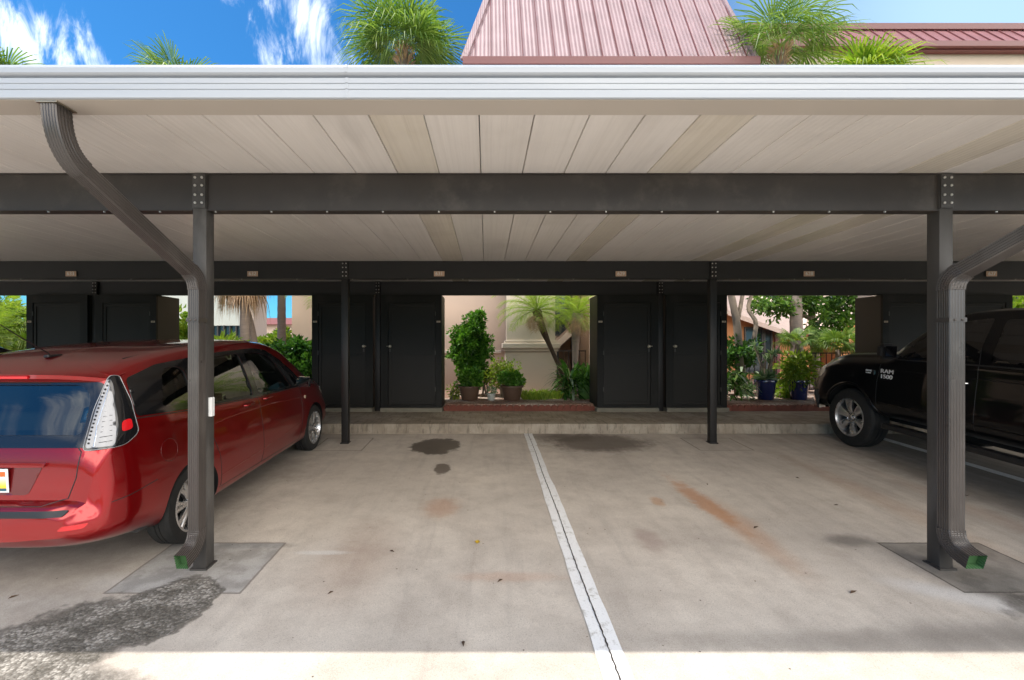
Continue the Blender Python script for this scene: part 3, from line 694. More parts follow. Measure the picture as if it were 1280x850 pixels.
# pale building seen over the red car
Pn = thing('apartment_building', 'pale grey green building with a dark barred window band seen over the red car', 'building', (-11, 21, BED))
mb = MB(); mb.box(-16, -9.9, 20, 21.0, H + .92, H + 3.5); mb.box(-16, -9.9, 20, 21.0, 0, H + .38)
mb.build('wall', M['paleg'], Pn)
mb = MB(); mb.box(-10.1, -9.82, 19.9, 21.1, 0, H + 3.6); mb.box(-16, -10.11, 19.98, 19.998, H - 1.2, H + .36); mb.build('corner_column', M['tanlight'], Pn)
mb = MB(); mb.box(-15.9, -10.11, 20.35, 20.4, H + .38, H + .92); w = mb.build('window', M['winglass'], Pn)
mb = MB(); x = -15.6
while x < -10.2: mb.box(x, x + .06, 20.02, 20.06, H + .38, H + .92); x += .26
mb.build('window_bars', M['winframe'], w)
Q = thing('house', 'far house with red roof and dark arched window between the palm trunks', 'building', (-19, 46, 0))
mb = MB(); mb.box(-24, -16, 46, 54, 0, H + 2.2); mb.build('wall', M['tanlight'], Q)
mb = MB(); mb.add([(-24.6, 45.3, H + 2.2), (-15.6, 45.3, H + 2.2), (-15.6, 50, H + 3.1), (-24.6, 50, H + 3.1), (-24.6, 54.5, H + 2.2), (-15.6, 54.5, H + 2.2)], [(0, 1, 2, 3), (3, 2, 5, 4), (0, 3, 4), (1, 5, 2), (0, 4, 5, 1)]); mb.build('roof', simple('red tile roof', (.20, .06, .045), .7, var=.2, scale=4), Q)
window(Q, -20.6, -19.2, 46, H + .5, H + 1.7, 1); window(Q, -18.2, -17.6, 46, H + .2, H + 1.7, 0)
# railings
def railing(pts, z0, z1, step, lab):
    o = thing('railing', lab, 'railing', (*pts[0][:2], z0)); mb = MB(); b2 = MB(); b3 = MB()
    for a, b_ in zip(pts, pts[1:]):
        a, b_ = Vector((*a, 0)), Vector((*b_, 0)); L = (b_ - a).length; n = int(L / step); d = (b_ - a) / L
        for z in (z1, z0 + .1): mb.sweep([a + Vector((0, 0, z)), b_ + Vector((0, 0, z))], [(-.02, -.014), (.02, -.014), (.02, .014), (-.02, .014)])
        for i in range(n + 1):
            p = a + d * (L * i / n); r = .022 if i % 12 == 0 else .008; tgt = b3 if i % 12 == 0 else b2
            tgt.box(p.x - r, p.x + r, p.y - r, p.y + r, z0 + (0 if i % 12 == 0 else .1), z1 + (.04 if i % 12 == 0 else 0))
    mb.build('rail', M['rail'], o); b2.build('balusters', M['rail'], o); b3.build('post', M['rail'], o)
railing([(6.0, 11.25), (10.2, 11.25)], BED, H - .14, .13, 'black metal railing among the plants in front of the orange building')
railing([(1.95, 12.9), (3.3, 12.9)], BED, H - .10, .14, 'black metal railing beside the tan pilaster, behind the strap-leaved plant')

# ------------------------------------------------------------------ plants
rnd = random.random
def rdir():
    z = random.uniform(-1, 1); a = random.uniform(0, 2 * math.pi); r = math.sqrt(1 - z * z); return Vector((r * math.cos(a), r * math.sin(a), z))
def leaf(mb, p, d, up, L, w, droop=.25, seg=1):
    d = d.normalized(); s = d.cross(up)
    if s.length < 1e-3: s = d.cross(Vector((1, 0, 0)))
    s.normalize(); n = s.cross(d)
    a = p; b_ = p + d * L * .5 + s * w + n * L * .06; c = p + d * L - n * L * droop; e = p + d * L * .5 - s * w + n * L * .06
    mb.add([a, b_, c, e], [(0, 1, 2), (0, 2, 3)])
def cloud(mb, blobs, L, w, clump=None, nper=26, spread=.09):
    for (c, r, n) in blobs:
        c = Vector(c); r = Vector(r) if hasattr(r, '__len__') else Vector((r, r, r))
        k = max(1, n // nper)
        for i in range(k):
            d = rdir(); q = c + Vector((d.x * r.x, d.y * r.y, d.z * r.z)) * (rnd() ** .45) * random.uniform(.75, 1.08)
            for j in range(nper):
                e = rdir(); p = q + e * spread * random.uniform(.2, 1.2)
                dd = (e + d * .5 + Vector((0, 0, -.15))).normalized(); leaf(mb, p, dd, rdir(), L * random.uniform(.6, 1.2), w * random.uniform(.7, 1.2), .3)
def fanfrond(mb, st, c, d, pet, L, nseg=26, width=.03, droop=.45, spread=105):
    d = d.normalized(); up = Vector((0, 0, 1)); s = d.cross(up)
    if s.length < 1e-3: s = Vector((1, 0, 0))
    s.normalize(); n = s.cross(d)
    sag = Vector((0, 0, -pet * .12)); tip = c + d * pet + sag
    st.tube([c, c + d * pet * .5 + Vector((0, 0, pet * .03)), tip], .011, 4, [1.4, 1, .8])
    roll = random.uniform(-.5, .5); s2 = s * math.cos(roll) + n * math.sin(roll); n2 = n * math.cos(roll) - s * math.sin(roll)
    for i in range(nseg):
        a = R(-spread + 2 * spread * i / (nseg - 1)); l = L * (1 - .28 * abs(a) / R(spread)) * random.uniform(.88, 1.06)
        dr = d * math.cos(a) + s2 * math.sin(a); fold = abs(math.sin(a)) * .25
        dr = (dr - n2 * fold).normalized(); side = dr.cross(n2).normalized() * width
        p1 = tip + dr * l * .45; p2 = tip + dr * l * .8 + Vector((0, 0, -l * droop * .25)); p3 = tip + dr * l + Vector((0, 0, -l * droop * random.uniform(.5, 1.1)))
        if rnd() < .3: p3 += rdir() * l * .08
        mb.add([tip, p1 + side, p1 - side, p2 + side * .7, p2 - side * .7, p3], [(0, 1, 2), (1, 3, 4, 2), (3, 5, 4)])
def featherfrond(mb, st, c, d, L, nl=34, ll=.22, w=.008, arch=.9):
    d = Vector(d).normalized(); pts = []; p = Vector(c); dd = d.copy(); n = 12
    for i in range(n + 1):
        pts.append(p.copy()); dd = (dd + Vector((0, 0, -arch * (i + 1) / n * .22))).normalized(); p = p + dd * L / n
    st.tube(pts, .009, 4, [1.2 - .9 * i / n for i in range(n + 1)])
    for i in range(nl):
        t_ = .12 + .88 * i / nl; k = t_ * n; j = min(n - 1, int(k)); q = pts[j].lerp(pts[j + 1], k - j); tn = (pts[j + 1] - pts[j]).normalized()
        s = tn.cross(Vector((0, 0, 1)));
        if s.length < .01: s = Vector((1, 0, 0))
        s.normalize(); up = s.cross(tn)
        for sg in (-1, 1):
            l = ll * (.55 + .9 * math.sin(math.pi * min(1, t_ * 1.02))) * random.uniform(.85, 1.1)
            dr = (s * sg * .85 + tn * .55 + up * random.uniform(.05, .35)).normalized()
            sd = tn * w; a = q; m_ = q + dr * l * .5; e = q + dr * l + Vector((0, 0, -l * .35))
            mb.add([a, m_ + sd, m_ - sd, e], [(0, 1, 3, 2)])
def trunk(o, pts, r, m, seg=12, scales=None, rings=True, name='trunk'):
    # resample and roughen
    P_ = [Vector(p) for p in pts]; out = []; sc = []
    L = sum((b_ - a).length for a, b_ in zip(P_, P_[1:])); k = max(6, int(L / .12)) if rings else 10
    for i in range(k + 1):
        t_ = i / k * (len(P_) - 1); j = min(len(P_) - 2, int(t_)); f = t_ - j
        p0 = P_[max(0, j - 1)]; p1 = P_[j]; p2 = P_[j + 1]; p3 = P_[min(len(P_) - 1, j + 2)]
        q = .5 * ((2 * p1) + (p2 - p0) * f + (2 * p0 - 5 * p1 + 4 * p2 - p3) * f * f + (3 * p1 - p0 - 3 * p2 + p3) * f ** 3)
        out.append(q); s_ = (scales[j] * (1 - f) + scales[j + 1] * f) if scales else 1 - .25 * i / k
        sc.append(s_ * (1 + (.05 if rings and i % 2 else 0) + random.uniform(-.03, .03)))
    mb = MB(); mb.tube(out, r, seg, sc); return mb.build(name, m, o, smooth=50)
def sabal(label, base, c, L, nf, lean=0, skirt=0, m=None, pet=.55, tr=.15, boots=True, w=.022, lo=-.55, hi=1.25, droop=.45, group=None):
    o = thing('palm_tree', label, 'palm tree', base, group)
    base, c = Vector(base), Vector(c)
    mid = base.lerp(c, .5) + Vector((lean, 0, 0)); trunk(o, [base, mid, c - Vector((0, 0, .1))], tr, M['trunk'])
    mb, st = MB(), MB()
    for i in range(nf):
        e = math.asin(max(-1, min(1, math.sin(lo) + (math.sin(min(hi, 1.5)) - math.sin(lo)) * ((i + .5) / nf)))); a = i * 2.39996 + random.uniform(-.2, .2)
        d = Vector((math.cos(a) * math.cos(e), math.sin(a) * math.cos(e), math.sin(e)))
        fanfrond(mb, st, c, d, pet * random.uniform(.35, 1.2), L * random.uniform(.75, 1.12), 26, w, droop * (1.25 - .5 * math.sin(e)))
    mb.build('crown', m or M['sabal'], o, local=False); st.build('frond_stems', M['brightleaf'], o)
    if boots:
        b = MB()
        for i in range(60):
            a = i * 2.4; z = c.z - .05 - .55 * rnd(); p = Vector((c.x + math.cos(a) * tr * .9, c.y + math.sin(a) * tr * .9, z)); d = Vector((math.cos(a), math.sin(a), 1.1))
            leaf(b, p, d, Vector((0, 0, 1)), .28, .035, .1)
        b.build('leaf_bases', M['deadfrond'], o)
    if skirt:
        b, s2 = MB(), MB()
        for i in range(skirt):
            a = i * 2.39996; d = Vector((math.cos(a) * .55, math.sin(a) * .55, -random.uniform(.35, 1.0)))
            fanfrond(b, s2, c - Vector((0, 0, .1 + .35 * rnd())), d, .3, L * .72, 16, .014, 1.1, 60)
        b.build('dead_skirt', M['deadfrond'], o); s2.build('dead_stems', M['deadfrond'], o)
    return o
def gnd(px, D): p = P(px, 400, D); return (p.x, D, BED - .02)
# palms rising above the roof
sabal('tall fan palm with dense green crown between cloud and pink mansard roof', gnd(508, 13), P(505, 60, 13), 1.5, 46, .1, pet=.75, w=.020, lo=-.25, droop=.4)
sabal('fan palm just topping the white gutter above the left downspout elbow', gnd(246, 14), P(224, 106, 14), 1.2, 26, .1, pet=.6, w=.02, droop=.35)
sabal('fan palm at the far left corner whose fronds peek over the white gutter', gnd(-25, 13), P(-8, 98, 13), 1.15, 26, pet=.5)
sabal('fan palm with bare brown trunk top standing in front of the distant maroon roof', gnd(997, 12.2), P(975, 58, 12.2), 1.35, 28, .1, pet=.85, lo=-.15, hi=1.4, w=.018, droop=.5)
sabal('short bright green fan palm crown low over the gutter right of the bare trunk palm', gnd(1082, 11), P(1080, 100, 11), .95, 28, pet=.45, m=M['brightleaf'], lo=.0)
# palms in the left opening
sabal('palm with shaggy dead skirt and ringed trunk directly behind the red car', gnd(306, 12), P(306, 322, 12), .85, 18, skirt=22, pet=.5, tr=.125)
o = sabal('leaning brown trunked palm with dead skirt crossing behind the ringed trunk', gnd(326, 12.8), P(290, 328, 12.8), .85, 14, lean=.12, skirt=16, pet=.5, tr=.10)
sabal('slender smooth grey palm trunk beside the patch of sky', gnd(352, 14.5), P(352, 250, 14.5), 1.0, 16, pet=.5, tr=.13, boots=False)
def feather(label, base, pts, c, n, L, ll=.2, m='lime', tr=.06, scales=None, dark='trunkdark', skirt=0, lo=-.2, hi=1.2, group=None, arch=.9):
    o = thing('palm_tree', label, 'palm tree', base, group); trunk(o, [base] + pts + [c], tr, M[dark], 10, scales)
    mb, st = MB(), MB(); c = Vector(c)
    for i in range(n):
        e = lo + (hi - lo) * ((i + .5) / n); a = i * 2.39996; featherfrond(mb, st, c, (math.cos(a) * math.cos(e), math.sin(a) * math.cos(e), math.sin(e)), L * random.uniform(.85, 1.1), 36, ll, .007, arch)
    mb.build('crown', M[m], o); st.build('frond_stems', M['brightleaf'], o)
    if skirt:
        b, s2 = MB(), MB()
        for i in range(skirt):
            a = i * 2.39996; featherfrond(b, s2, c - Vector((0, 0, .05 + .12 * rnd())), (math.cos(a) * .8, math.sin(a) * .8, random.uniform(-.9, .15)), random.uniform(.3, .5), 9, .15, .009, 1.9)
        b.build('dead_skirt', M['deadfrond'], o); s2.build('dead_stems', M['deadfrond'], o)
    return o
feather('small feather palm with bent dark trunk and dead skirt in front of the pilaster', gnd(712, 10.7), [P(704, 470, 10.7), P(689, 436, 10.7), P(677, 408, 10.7)], P(671, 388, 10.7), 26, 1.05, .21, skirt=16, tr=.045, scales=[1, 1, 1, 1.9, 2.4])
feather('small feather palm with straight trunk and dead skirt right of the pilaster', gnd(719, 11.4), [P(719, 450, 11.4), P(720, 415, 11.4)], P(722, 392, 11.4), 24, .95, .2, skirt=20, tr=.065, scales=[1, 1, 1.6, 2.2], dark='trunk')
feather('feather palm with bright fronds hanging against the tan wall beside the dark locker', gnd(420, 11.6), [P(420, 420, 11.6)], P(414, 352, 11.6), 22, 1.25, .28, m='lime')
# shrubs
def shrub(label, base, blobs, L, w, m, cat='shrub', stem=True, name='shrub', nper=26, spread=.09, group=None, stems=4):
    o = thing(name, label, cat, base, group); mb = MB(); cloud(mb, blobs, L, w, nper=nper, spread=spread); mb.build('foliage', M[m], o)
    if stem:
        mb = MB()
        for i in range(stems):
            c = Vector(random.choice(blobs)[0]); b_ = Vector(base) + Vector((random.uniform(-.08, .08), random.uniform(-.05, .05), 0)); mb.tube([b_, b_.lerp(c, .5) + Vector((random.uniform(-.08, .08), 0, 0)), c + Vector((0, 0, .1))], .02, 6, [1.2, .8, .4])
        mb.build('stem', M['bark'], o, smooth=50)
    return o
D = 10.7
shrub('tall rounded glossy green shrub against the pink tan wall', gnd(588, D), [(P(586, 438, D), (.42, .36, .42), 2300), (P(583, 420, D), (.38, .3, .3), 1300), (P(594, 406, D), (.26, .22, .22), 600), (P(600, 394, D), (.12, .11, .1), 160), (P(574, 440, D), (.25, .25, .3), 600), (P(602, 436, D), (.22, .25, .35), 700), (P(590, 458, D), (.38, .28, .2), 800)], .085, .032, 'shrub', spread=.08)
shrub('airy light green shrub between the brown pots', gnd(630, 10.4), [(P(629, 462, 10.4), (.40, .3, .22), 600), (P(618, 474, 10.4), (.22, .2, .2), 260), (P(641, 473, 10.4), (.25, .2, .2), 300)], .07, .022, 'brightleaf', spread=.1)
shrub('small rounded bush behind the brown pots by the wall', gnd(606, 10.9), [(P(606, 468, 10.9), (.22, .2, .22), 420)], .07, .028, 'hedge')
shrub('pale pink flowering sprig left of the round shrub', gnd(568, 10.2), [(P(571, 480, 10.2), (.12, .1, .12), 110)], .03, .008, 'pinkflower', spread=.05)
shrub('yellow green croton at the left corner of the pot bed', gnd(566, 9.95), [(P(567, 492, 9.95), (.13, .1, .12), 150)], .09, .014, 'brightleaf', spread=.07)
def tufts(label, px, D, wpx, hpx, m, n=260, name='grass_clump', cat='grass clump'):
    b = gnd(px, D); o = thing(name, label, cat, b); mb = MB(); w = wpx / F * D; h = hpx / F * D
    for i in range(n):
        p = Vector(b) + Vector((random.uniform(-w / 2, w / 2), random.uniform(-.15, .15), 0)); d = Vector((random.uniform(-.6, .6), random.uniform(-.6, .6), 1)).normalized(); l = h * random.uniform(.6, 1.2)
        s = d.cross(Vector((0, 1, 0))).normalized() * .009; q = p + d * l * .6; e = q + (d + Vector((0, 0, -.7)) + rdir() * .3) * l * .4; mb.add([p - s, p + s, q + s, q - s, e], [(0, 1, 2, 3), (3, 2, 4)])
    mb.build('blades', M[m], o); return o
tufts('low bright grass clump right of the right brown pot', 668, 10.0, 30, 17, 'brightleaf', 420)
tufts('low bright grass clump at the foot of the strap-leaved plant', 686, 10.15, 28, 15, 'brightleaf', 360)
def strap(label, px, D, n, L, w, m, h0=.0, mm=None, up=.9):
    b = gnd(px, D); o = thing('strap_leaf_plant', label, 'plant', b); mb = MB(); m2 = MB()
    for i in range(n):
        a = i * 2.4; e = random.uniform(.1, up); d = Vector((math.cos(a) * math.cos(e), math.sin(a) * math.cos(e), math.sin(e))); p = Vector(b) + Vector((random.uniform(-.12, .12), random.uniform(-.12, .12), random.uniform(0, h0)))
        l = L * random.uniform(.7, 1.15); s = d.cross(Vector((0, 0, 1))).normalized() * w; tgt = m2 if (mm and rnd() < .18) else mb; pts = []; dd = d.copy(); q = p
        for k in range(6):
            f = (math.sin(math.pi * (.12 + .85 * k / 5))) ; pts += [q + s * f, q - s * f]; dd = (dd + Vector((0, 0, -.28))).normalized(); q = q + dd * l / 5
        tgt.add(pts, [(2 * k, 2 * k + 1, 2 * k + 3, 2 * k + 2) for k in range(5)])
    mb.build('leaves', M[m], o)
    if mm: m2.build('pale_leaves', M[mm], o)
    return o
strap('large strap-leaved plant with pale streaked leaves at the foot of the small palms', 712, 10.2, 120, .62, .03, 'hedge', .55, 'whiteleaf', 1.3)
strap('dark spreading strap-leaved plant left of the green pot', 697, 10.5, 50, .55, .02, 'shrub', .2, None, .7)
def pot(label, px, D, w, h, m, plant, profile=None, name='potted_plant', py0=None):
    b = Vector(gnd(px, D)); b.z = BED - .003; o = thing(name, label, 'potted plant', b)
    r = w / 2; mb = MB(); mb.lathe([(0, 0), (r * .68, 0), (r * .72, .01), (r * .92, h * .86), (r * 1.02, h * .87), (r * 1.04, h * .93), (r, h), (r * .9, h), (r * .86, h * .88), (0, h * .87)], b, 'z', 28)
    mb.build('pot', M[m], o, smooth=40)
    mb = MB(); mb.lathe([(0, h * .89), (r * .87, h * .885)], b, 'z', 20); mb.build('soil', M['soil'], o)
    plant(o, b + Vector((0, 0, h)), r); return o
def leafy(m, rr, hh, n, L, w, spread=.07):
    def f(o, p, r): mb = MB(); cloud(mb, [(p + Vector((0, 0, hh * .4)), (rr, rr * .9, hh * .6), n)], L, w, nper=20, spread=spread); mb.build('foliage', M[m], o)
    return f
pot('left of two brown clay pots with low leafy plant, under the tall round shrub', 587, 9.85, .46, .30, 'potbrown', leafy('shrub', .26, .34, 700, .09, .035))
pot('right of two brown clay pots with low leafy plant, in front of the pilaster', 640, 9.85, .47, .31, 'potbrown', leafy('shrub', .28, .30, 700, .085, .033))
pot('tiny pale pot with succulent between the two brown pots', 614, 9.8, .19, .145, 'potwhite', leafy('whiteleaf', .09, .14, 90, .06, .018, .04))
pot('glossy green pot half hidden at the locker edge', 731, 10.1, .36, .36, 'potgreen', leafy('hedge', .25, .35, 360, .16, .03))
def spikes(o, p, r):
    mb = MB(); s = MB()
    for i in range(7):
        d = Vector((random.uniform(-.5, .5), random.uniform(-.3, .3), 1)).normalized(); e = p + d * random.uniform(.3, .75); s.tube([p - Vector((0, 0, .05)), p.lerp(e, .5) + rdir() * .03, e], .013, 5)
        for k in range(12): leaf(mb, e, rdir() + Vector((0, 0, .5)), rdir(), .14, .02, .2)
    for k in range(40): leaf(mb, p, Vector((random.uniform(-1, 1), random.uniform(-1, 1), .4)), rdir(), .26, .025, .5)
    mb.build('foliage', M['whiteleaf'], o); s.build('stem', M['bark'], o)
pot('cobalt blue pot with bare spiky stems, left of the yellow green shrub', 957, 9.95, .42, .42, 'potblue', spikes)
pot('cobalt blue pot with bushy yellow green plant near the black pickup bumper', 998, 9.95, .42, .42, 'potblue', leafy('brightleaf', .34, .62, 620, .15, .022, .12))
shrub('yellow green leafy shrub between the two blue pots', gnd(978, 10.3), [(P(980, 486, 10.3), (.28, .2, .2), 360)], .15, .024, 'brightleaf', spread=.12)
strap('dark green strap-leaved plant at the left edge of the blue pot bed', 920, 10.0, 60, .55, .028, 'hedge', .6, 'whiteleaf', 1.2)
shrub('dark leafy shrub below the forked trunk', gnd(922, 10.9), [(P(925, 440, 10.9), (.55, .35, .32), 900), (P(915, 470, 10.9), (.35, .3, .35), 500)], .11, .035, 'hedge')
shrub('pale variegated shrub in front of the railing', gnd(938, 10.7), [(P(932, 488, 10.7), (.24, .2, .18), 180)], .13, .03, 'whiteleaf')
def tree(label, base, forks, blobs, L, w, m='treeleaf', tr=.1, nper=24, spread=.16):
    o = thing('tree', label, 'tree', base); t_ = trunk(o, [base] + forks[0], tr, M['bark'], 10, None, False)
    for f in forks[1:]: trunk(o, f, tr * .55, M['bark'], 7, None, False, 'branch')
    mb = MB(); cloud(mb, blobs, L, w, nper=nper, spread=spread); mb.build('crown', M[m], o); return o
tree('forked grey trunked tree at the left side of the right opening', gnd(926, 10.9), [[P(924, 450, 10.9), P(921, 405, 10.9), P(912, 360, 10.9)], [P(921, 405, 10.9), P(926, 380, 11), P(932, 345, 11)], [P(938, 440, 11.3), P(945, 405, 11.3), P(935, 385, 11.4), P(943, 360, 11.4)]],
     [(P(912, 330, 11), (.8, .6, .5), 500), (P(948, 378, 11.6), (.35, .4, .2), 160)], .12, .035)
tree('broad leafy green tree hanging over the railing behind the pickup hood', gnd(1022, 12.6), [[P(1020, 450, 12.6), P(1015, 400, 12.6), P(1015, 350, 12.6)], [P(1015, 400, 12.6), P(985, 380, 12.3), P(965, 360, 12.3)], [P(1015, 410, 12.6), P(1045, 385, 12.8), P(1065, 360, 12.6)]],
     [(P(968, 382, 12.3), (.5, .5, .3), 520), (P(1000, 376, 12.5), (.5, .5, .38), 700), (P(1048, 395, 12.6), (.55, .5, .62), 1150), (P(1024, 408, 12.2), (.22, .3, .35), 260), (P(1010, 330, 12.5), (1.3, 1, .8), 1500), (P(1066, 372, 12.2), (.4, .4, .5), 600)], .13, .042)
sabal('low fan palm with pale green fronds below the leafy tree', gnd(999, 11.4), P(997, 425, 11.4), .36, 12, pet=.3, tr=.07, boots=False, w=.014, lo=-.1, group=None)
sabal('low fan palm with drooping fronds above the pickup hood', gnd(1046, 11.2), P(1048, 432, 11.2), .45, 16, pet=.35, tr=.07, boots=False, w=.014, lo=-.1)
# left side greenery
shrub('big clipped dark glossy hedge beside the locker behind the red car nose', gnd(366, 10.6), [(P(368, 440, 10.6), (.55, .4, .32), 1300), (P(352, 455, 10.4), (.45, .35, .3), 900), (P(378, 470, 10.3), (.4, .35, .5), 1200), (P(392, 445, 10.7), (.4, .35, .4), 700), (P(340, 465, 10.5), (.5, .3, .4), 700)], .12, .042, 'hedge', 'hedge', name='hedge')
tufts('spiky yellow green clump on top of the hedge', 350, 11.6, 45, 78, 'brightleaf', 260)
shrub('bright broad-leaved shrub behind the red car roof right of the front post', gnd(282, 11.0), [(P(284, 438, 11), (.4, .3, .22), 300), (P(310, 448, 11), (.5, .3, .25), 300)], .26, .045, 'brightleaf', spread=.16)
shrub('bright foliage clump in the narrow gap left of the front post', gnd(228, 11.4), [(P(230, 425, 11.4), (.4, .3, .5), 400), (P(214, 400, 11.4), (.5, .3, .5), 300)], .2, .04, 'brightleaf', spread=.16)
shrub('leafy background bush in front of the pale building', gnd(345, 16), [(P(350, 424, 16), (.6, .5, .35), 600), (P(372, 428, 16), (.6, .5, .45), 500), (P(335, 432, 16), (.7, .5, .3), 400)], .16, .05, 'brightleaf')
feather('large feather palm with bright fronds filling the opening at the far left', gnd(-40, 11), [P(-30, 440, 11)], P(-15, 420, 11), 30, 1.7, .36, m='lime', tr=.1, lo=0)
shrub('bright yellow green foliage behind the black car at the left edge', gnd(10, 11.8), [(P(12, 405, 11.8), (.8, .4, .7), 900), (P(-30, 400, 11.8), (.8, .4, .7), 700), (P(30, 440, 11.5), (.5, .4, .4), 500)], .22, .045, 'brightleaf', spread=.16)
shrub('sunlit foliage in the sliver of opening at the far right over the pickup', gnd(1285, 11.3), [(P(1280, 385, 11.3), (.7, .4, .5), 700), (P(1300, 420, 11.3), (.8, .4, .6), 700)], .2, .04, 'brightleaf', spread=.16)
# fallen leaves and twigs
lf = [(597, 678, 'yellowleaf', 'curled yellow leaf lying left of the painted line'), (579, 806, 'brownleaf', 'dark curled leaf near the sunlit edge left of the painted line'), (625, 727, 'brownleaf', 'brown leaf just left of the painted line'),
      (884, 606, 'brownleaf', 'dark twig beside the start of the rust streak'), (1045, 632, 'brownleaf', 'small brown leaf on the right stall'), (945, 660, 'brownleaf', 'dark leaf on the rust streak'), (17, 747, 'brownleaf', 'brown leaf behind the red car near the frame edge'),
      (413, 742, 'brownleaf', 'small dark leaf right of the grey patch'), (997, 598, 'brownleaf', 'tiny dark leaf at the back of the right stall'), (1207, 620, 'brownleaf', 'small dark twig right of the right downspout'), (490, 690, 'brownleaf', 'tiny dark leaf in the middle of the left stall'),
      (1067, 741, 'brownleaf', 'tiny dark leaf below the right concrete patch')]
for px, py, m, lab in lf:
    Dg = 1074 / (py - 400.6); c = P(px, py, Dg); mb = MB(); a = rnd() * 6.28; L = .022 + .012 * rnd(); w = L * (.5 if m == 'yellowleaf' else .32)
    if m == 'yellowleaf': L, w = .03, .022
    ca, sa = math.cos(a), math.sin(a); pts = [(-L, 0, .004), (-.3 * L, -w, .011), (L, 0, .009), (-.3 * L, w, .013), (0, 0, .006)]
    z = gz(Dg); vs = [(c.x + x * ca - y * sa, Dg + x * sa + y * ca, z + q) for x, y, q in pts]; vs += [(x, y, q - .0015) for x, y, q in vs]
    mb.add(vs, [(0, 1, 4), (1, 2, 4), (2, 3, 4), (3, 0, 4), (5, 9, 6), (6, 9, 7), (7, 9, 8), (8, 9, 5), (0, 5, 6, 1), (1, 6, 7, 2), (2, 7, 8, 3), (3, 8, 5, 0)])
    tag(mb.build('fallen_leaf', M[m]), lab, 'leaf', 'fallen leaves on the concrete')
#@@CARS
# ------------------------------------------------------------------ vehicles
def pchip(keys):
    xs_ = [k[0] for k in keys]; ys_ = [k[1] for k in keys]; n = len(xs_); d = [(ys_[i + 1] - ys_[i]) / (xs_[i + 1] - xs_[i]) for i in range(n - 1)]
    m_ = [d[0]] + [0 if d[i - 1] * d[i] <= 0 else 2 * d[i - 1] * d[i] / (d[i - 1] + d[i]) for i in range(1, n - 1)] + [d[-1]]
    def f(x):
        if x <= xs_[0]: return ys_[0]
        if x >= xs_[-1]: return ys_[-1]
        i = max(j for j in range(n - 1) if xs_[j] <= x); h = xs_[i + 1] - xs_[i]; t_ = (x - xs_[i]) / h
        return (2 * t_ ** 3 - 3 * t_ ** 2 + 1) * ys_[i] + (t_ ** 3 - 2 * t_ ** 2 + t_) * h * m_[i] + (-2 * t_ ** 3 + 3 * t_ ** 2) * ys_[i + 1] + (t_ ** 3 - t_ ** 2) * h * m_[i + 1]
    return f
def cr(pts, sub):
    out = []; n = len(pts)
    for i in range(n - 1):
        p0 = pts[max(0, i - 1)]; p1 = pts[i]; p2 = pts[i + 1]; p3 = pts[min(n - 1, i + 2)]
        for j in range(sub):
            t_ = j / sub; out.append(tuple(.5 * (2 * b + (c - a) * t_ + (2 * a - 5 * b + 4 * c - d) * t_ * t_ + (3 * b - a - 3 * c + d) * t_ ** 3) for a, b, c, d in zip(p0, p1, p2, p3)))
    out.append(tuple(pts[-1])); return out
def shell(K, ylist, inset=0.):
    k = {a: pchip(b) for a, b in K.items()}; rings = []
    for y in ylist:
        g_ = lambda a: k[a](y)
        sec = [(0, g_('zb')), (g_('wb') * .6, g_('zb')), (g_('wb'), g_('zb') + .015), (g_('wm') * .985, g_('zb') + (g_('zm') - g_('zb')) * .35), (g_('wm'), g_('zm')), (g_('wbelt') + .3 * (g_('wm') - g_('wbelt')), g_('zm') + .7 * (g_('zbelt') - g_('zm'))), (g_('wbelt'), g_('zbelt')),
               ((g_('wbelt') + g_('wrail')) / 2 + .012, (g_('zbelt') + g_('zrail')) / 2), (g_('wrail'), g_('zrail')), (g_('wrail') * .93, g_('zrail') + (g_('ztop') - g_('zrail')) * .62), (g_('wrail') * .72, g_('ztop') - (g_('ztop') - g_('zrail')) * .12), (0, g_('ztop'))]
        if inset:
            zc = (g_('zb') + g_('ztop')) / 2; sec = [(max(0, x - inset), z + (.06 + inset if z < zc else -inset) * min(1, abs(z - zc) / .25)) for x, z in sec]
        rings.append([(x, y, z) for x, z in cr(sec, 5)])
    mb = MB(); n = len(rings[0]); full = []
    for r_ in rings: full.append(r_ + [(-x, y, z) for x, y, z in reversed(r_[1:-1])])
    n = len(full[0])
    for r_ in full: mb.v += r_
    for i in range(len(full) - 1):
        for j in range(n): mb.f.append((i * n + j, i * n + (j + 1) % n, (i + 1) * n + (j + 1) % n, (i + 1) * n + j))
    mb.f.append(tuple(range(n - 1, -1, -1))); mb.f.append(tuple((len(full) - 1) * n + j for j in range(n)))
    return mb
def tmp(mb):
    me = bpy.data.meshes.new('tmp'); me.from_pydata(mb.v, [], mb.f); bm = bmesh.new(); bm.from_mesh(me); bmesh.ops.recalc_face_normals(bm, faces=bm.faces); bm.to_mesh(me); bm.free()
    o = bpy.data.objects.new('tmp', me); C.objects.link(o); return o
def cut(base, tools):
    for t_ in tools:
        m_ = base.modifiers.new('b', 'BOOLEAN'); m_.operation = 'DIFFERENCE'; m_.solver = 'EXACT'; m_.object = t_
    dg = bpy.context.evaluated_depsgraph_get(); dg.update(); me = bpy.data.meshes.new_from_object(base.evaluated_get(dg))
    for t_ in tools: d = t_.data; bpy.data.objects.remove(t_); bpy.data.meshes.remove(d)
    base.modifiers.clear(); out = MB(); out.v = [tuple(v.co) for v in me.vertices]; out.f = [tuple(p.vertices) for p in me.polygons]; bpy.data.meshes.remove(me)
    d = base.data; bpy.data.objects.remove(base); bpy.data.meshes.remove(d); return out
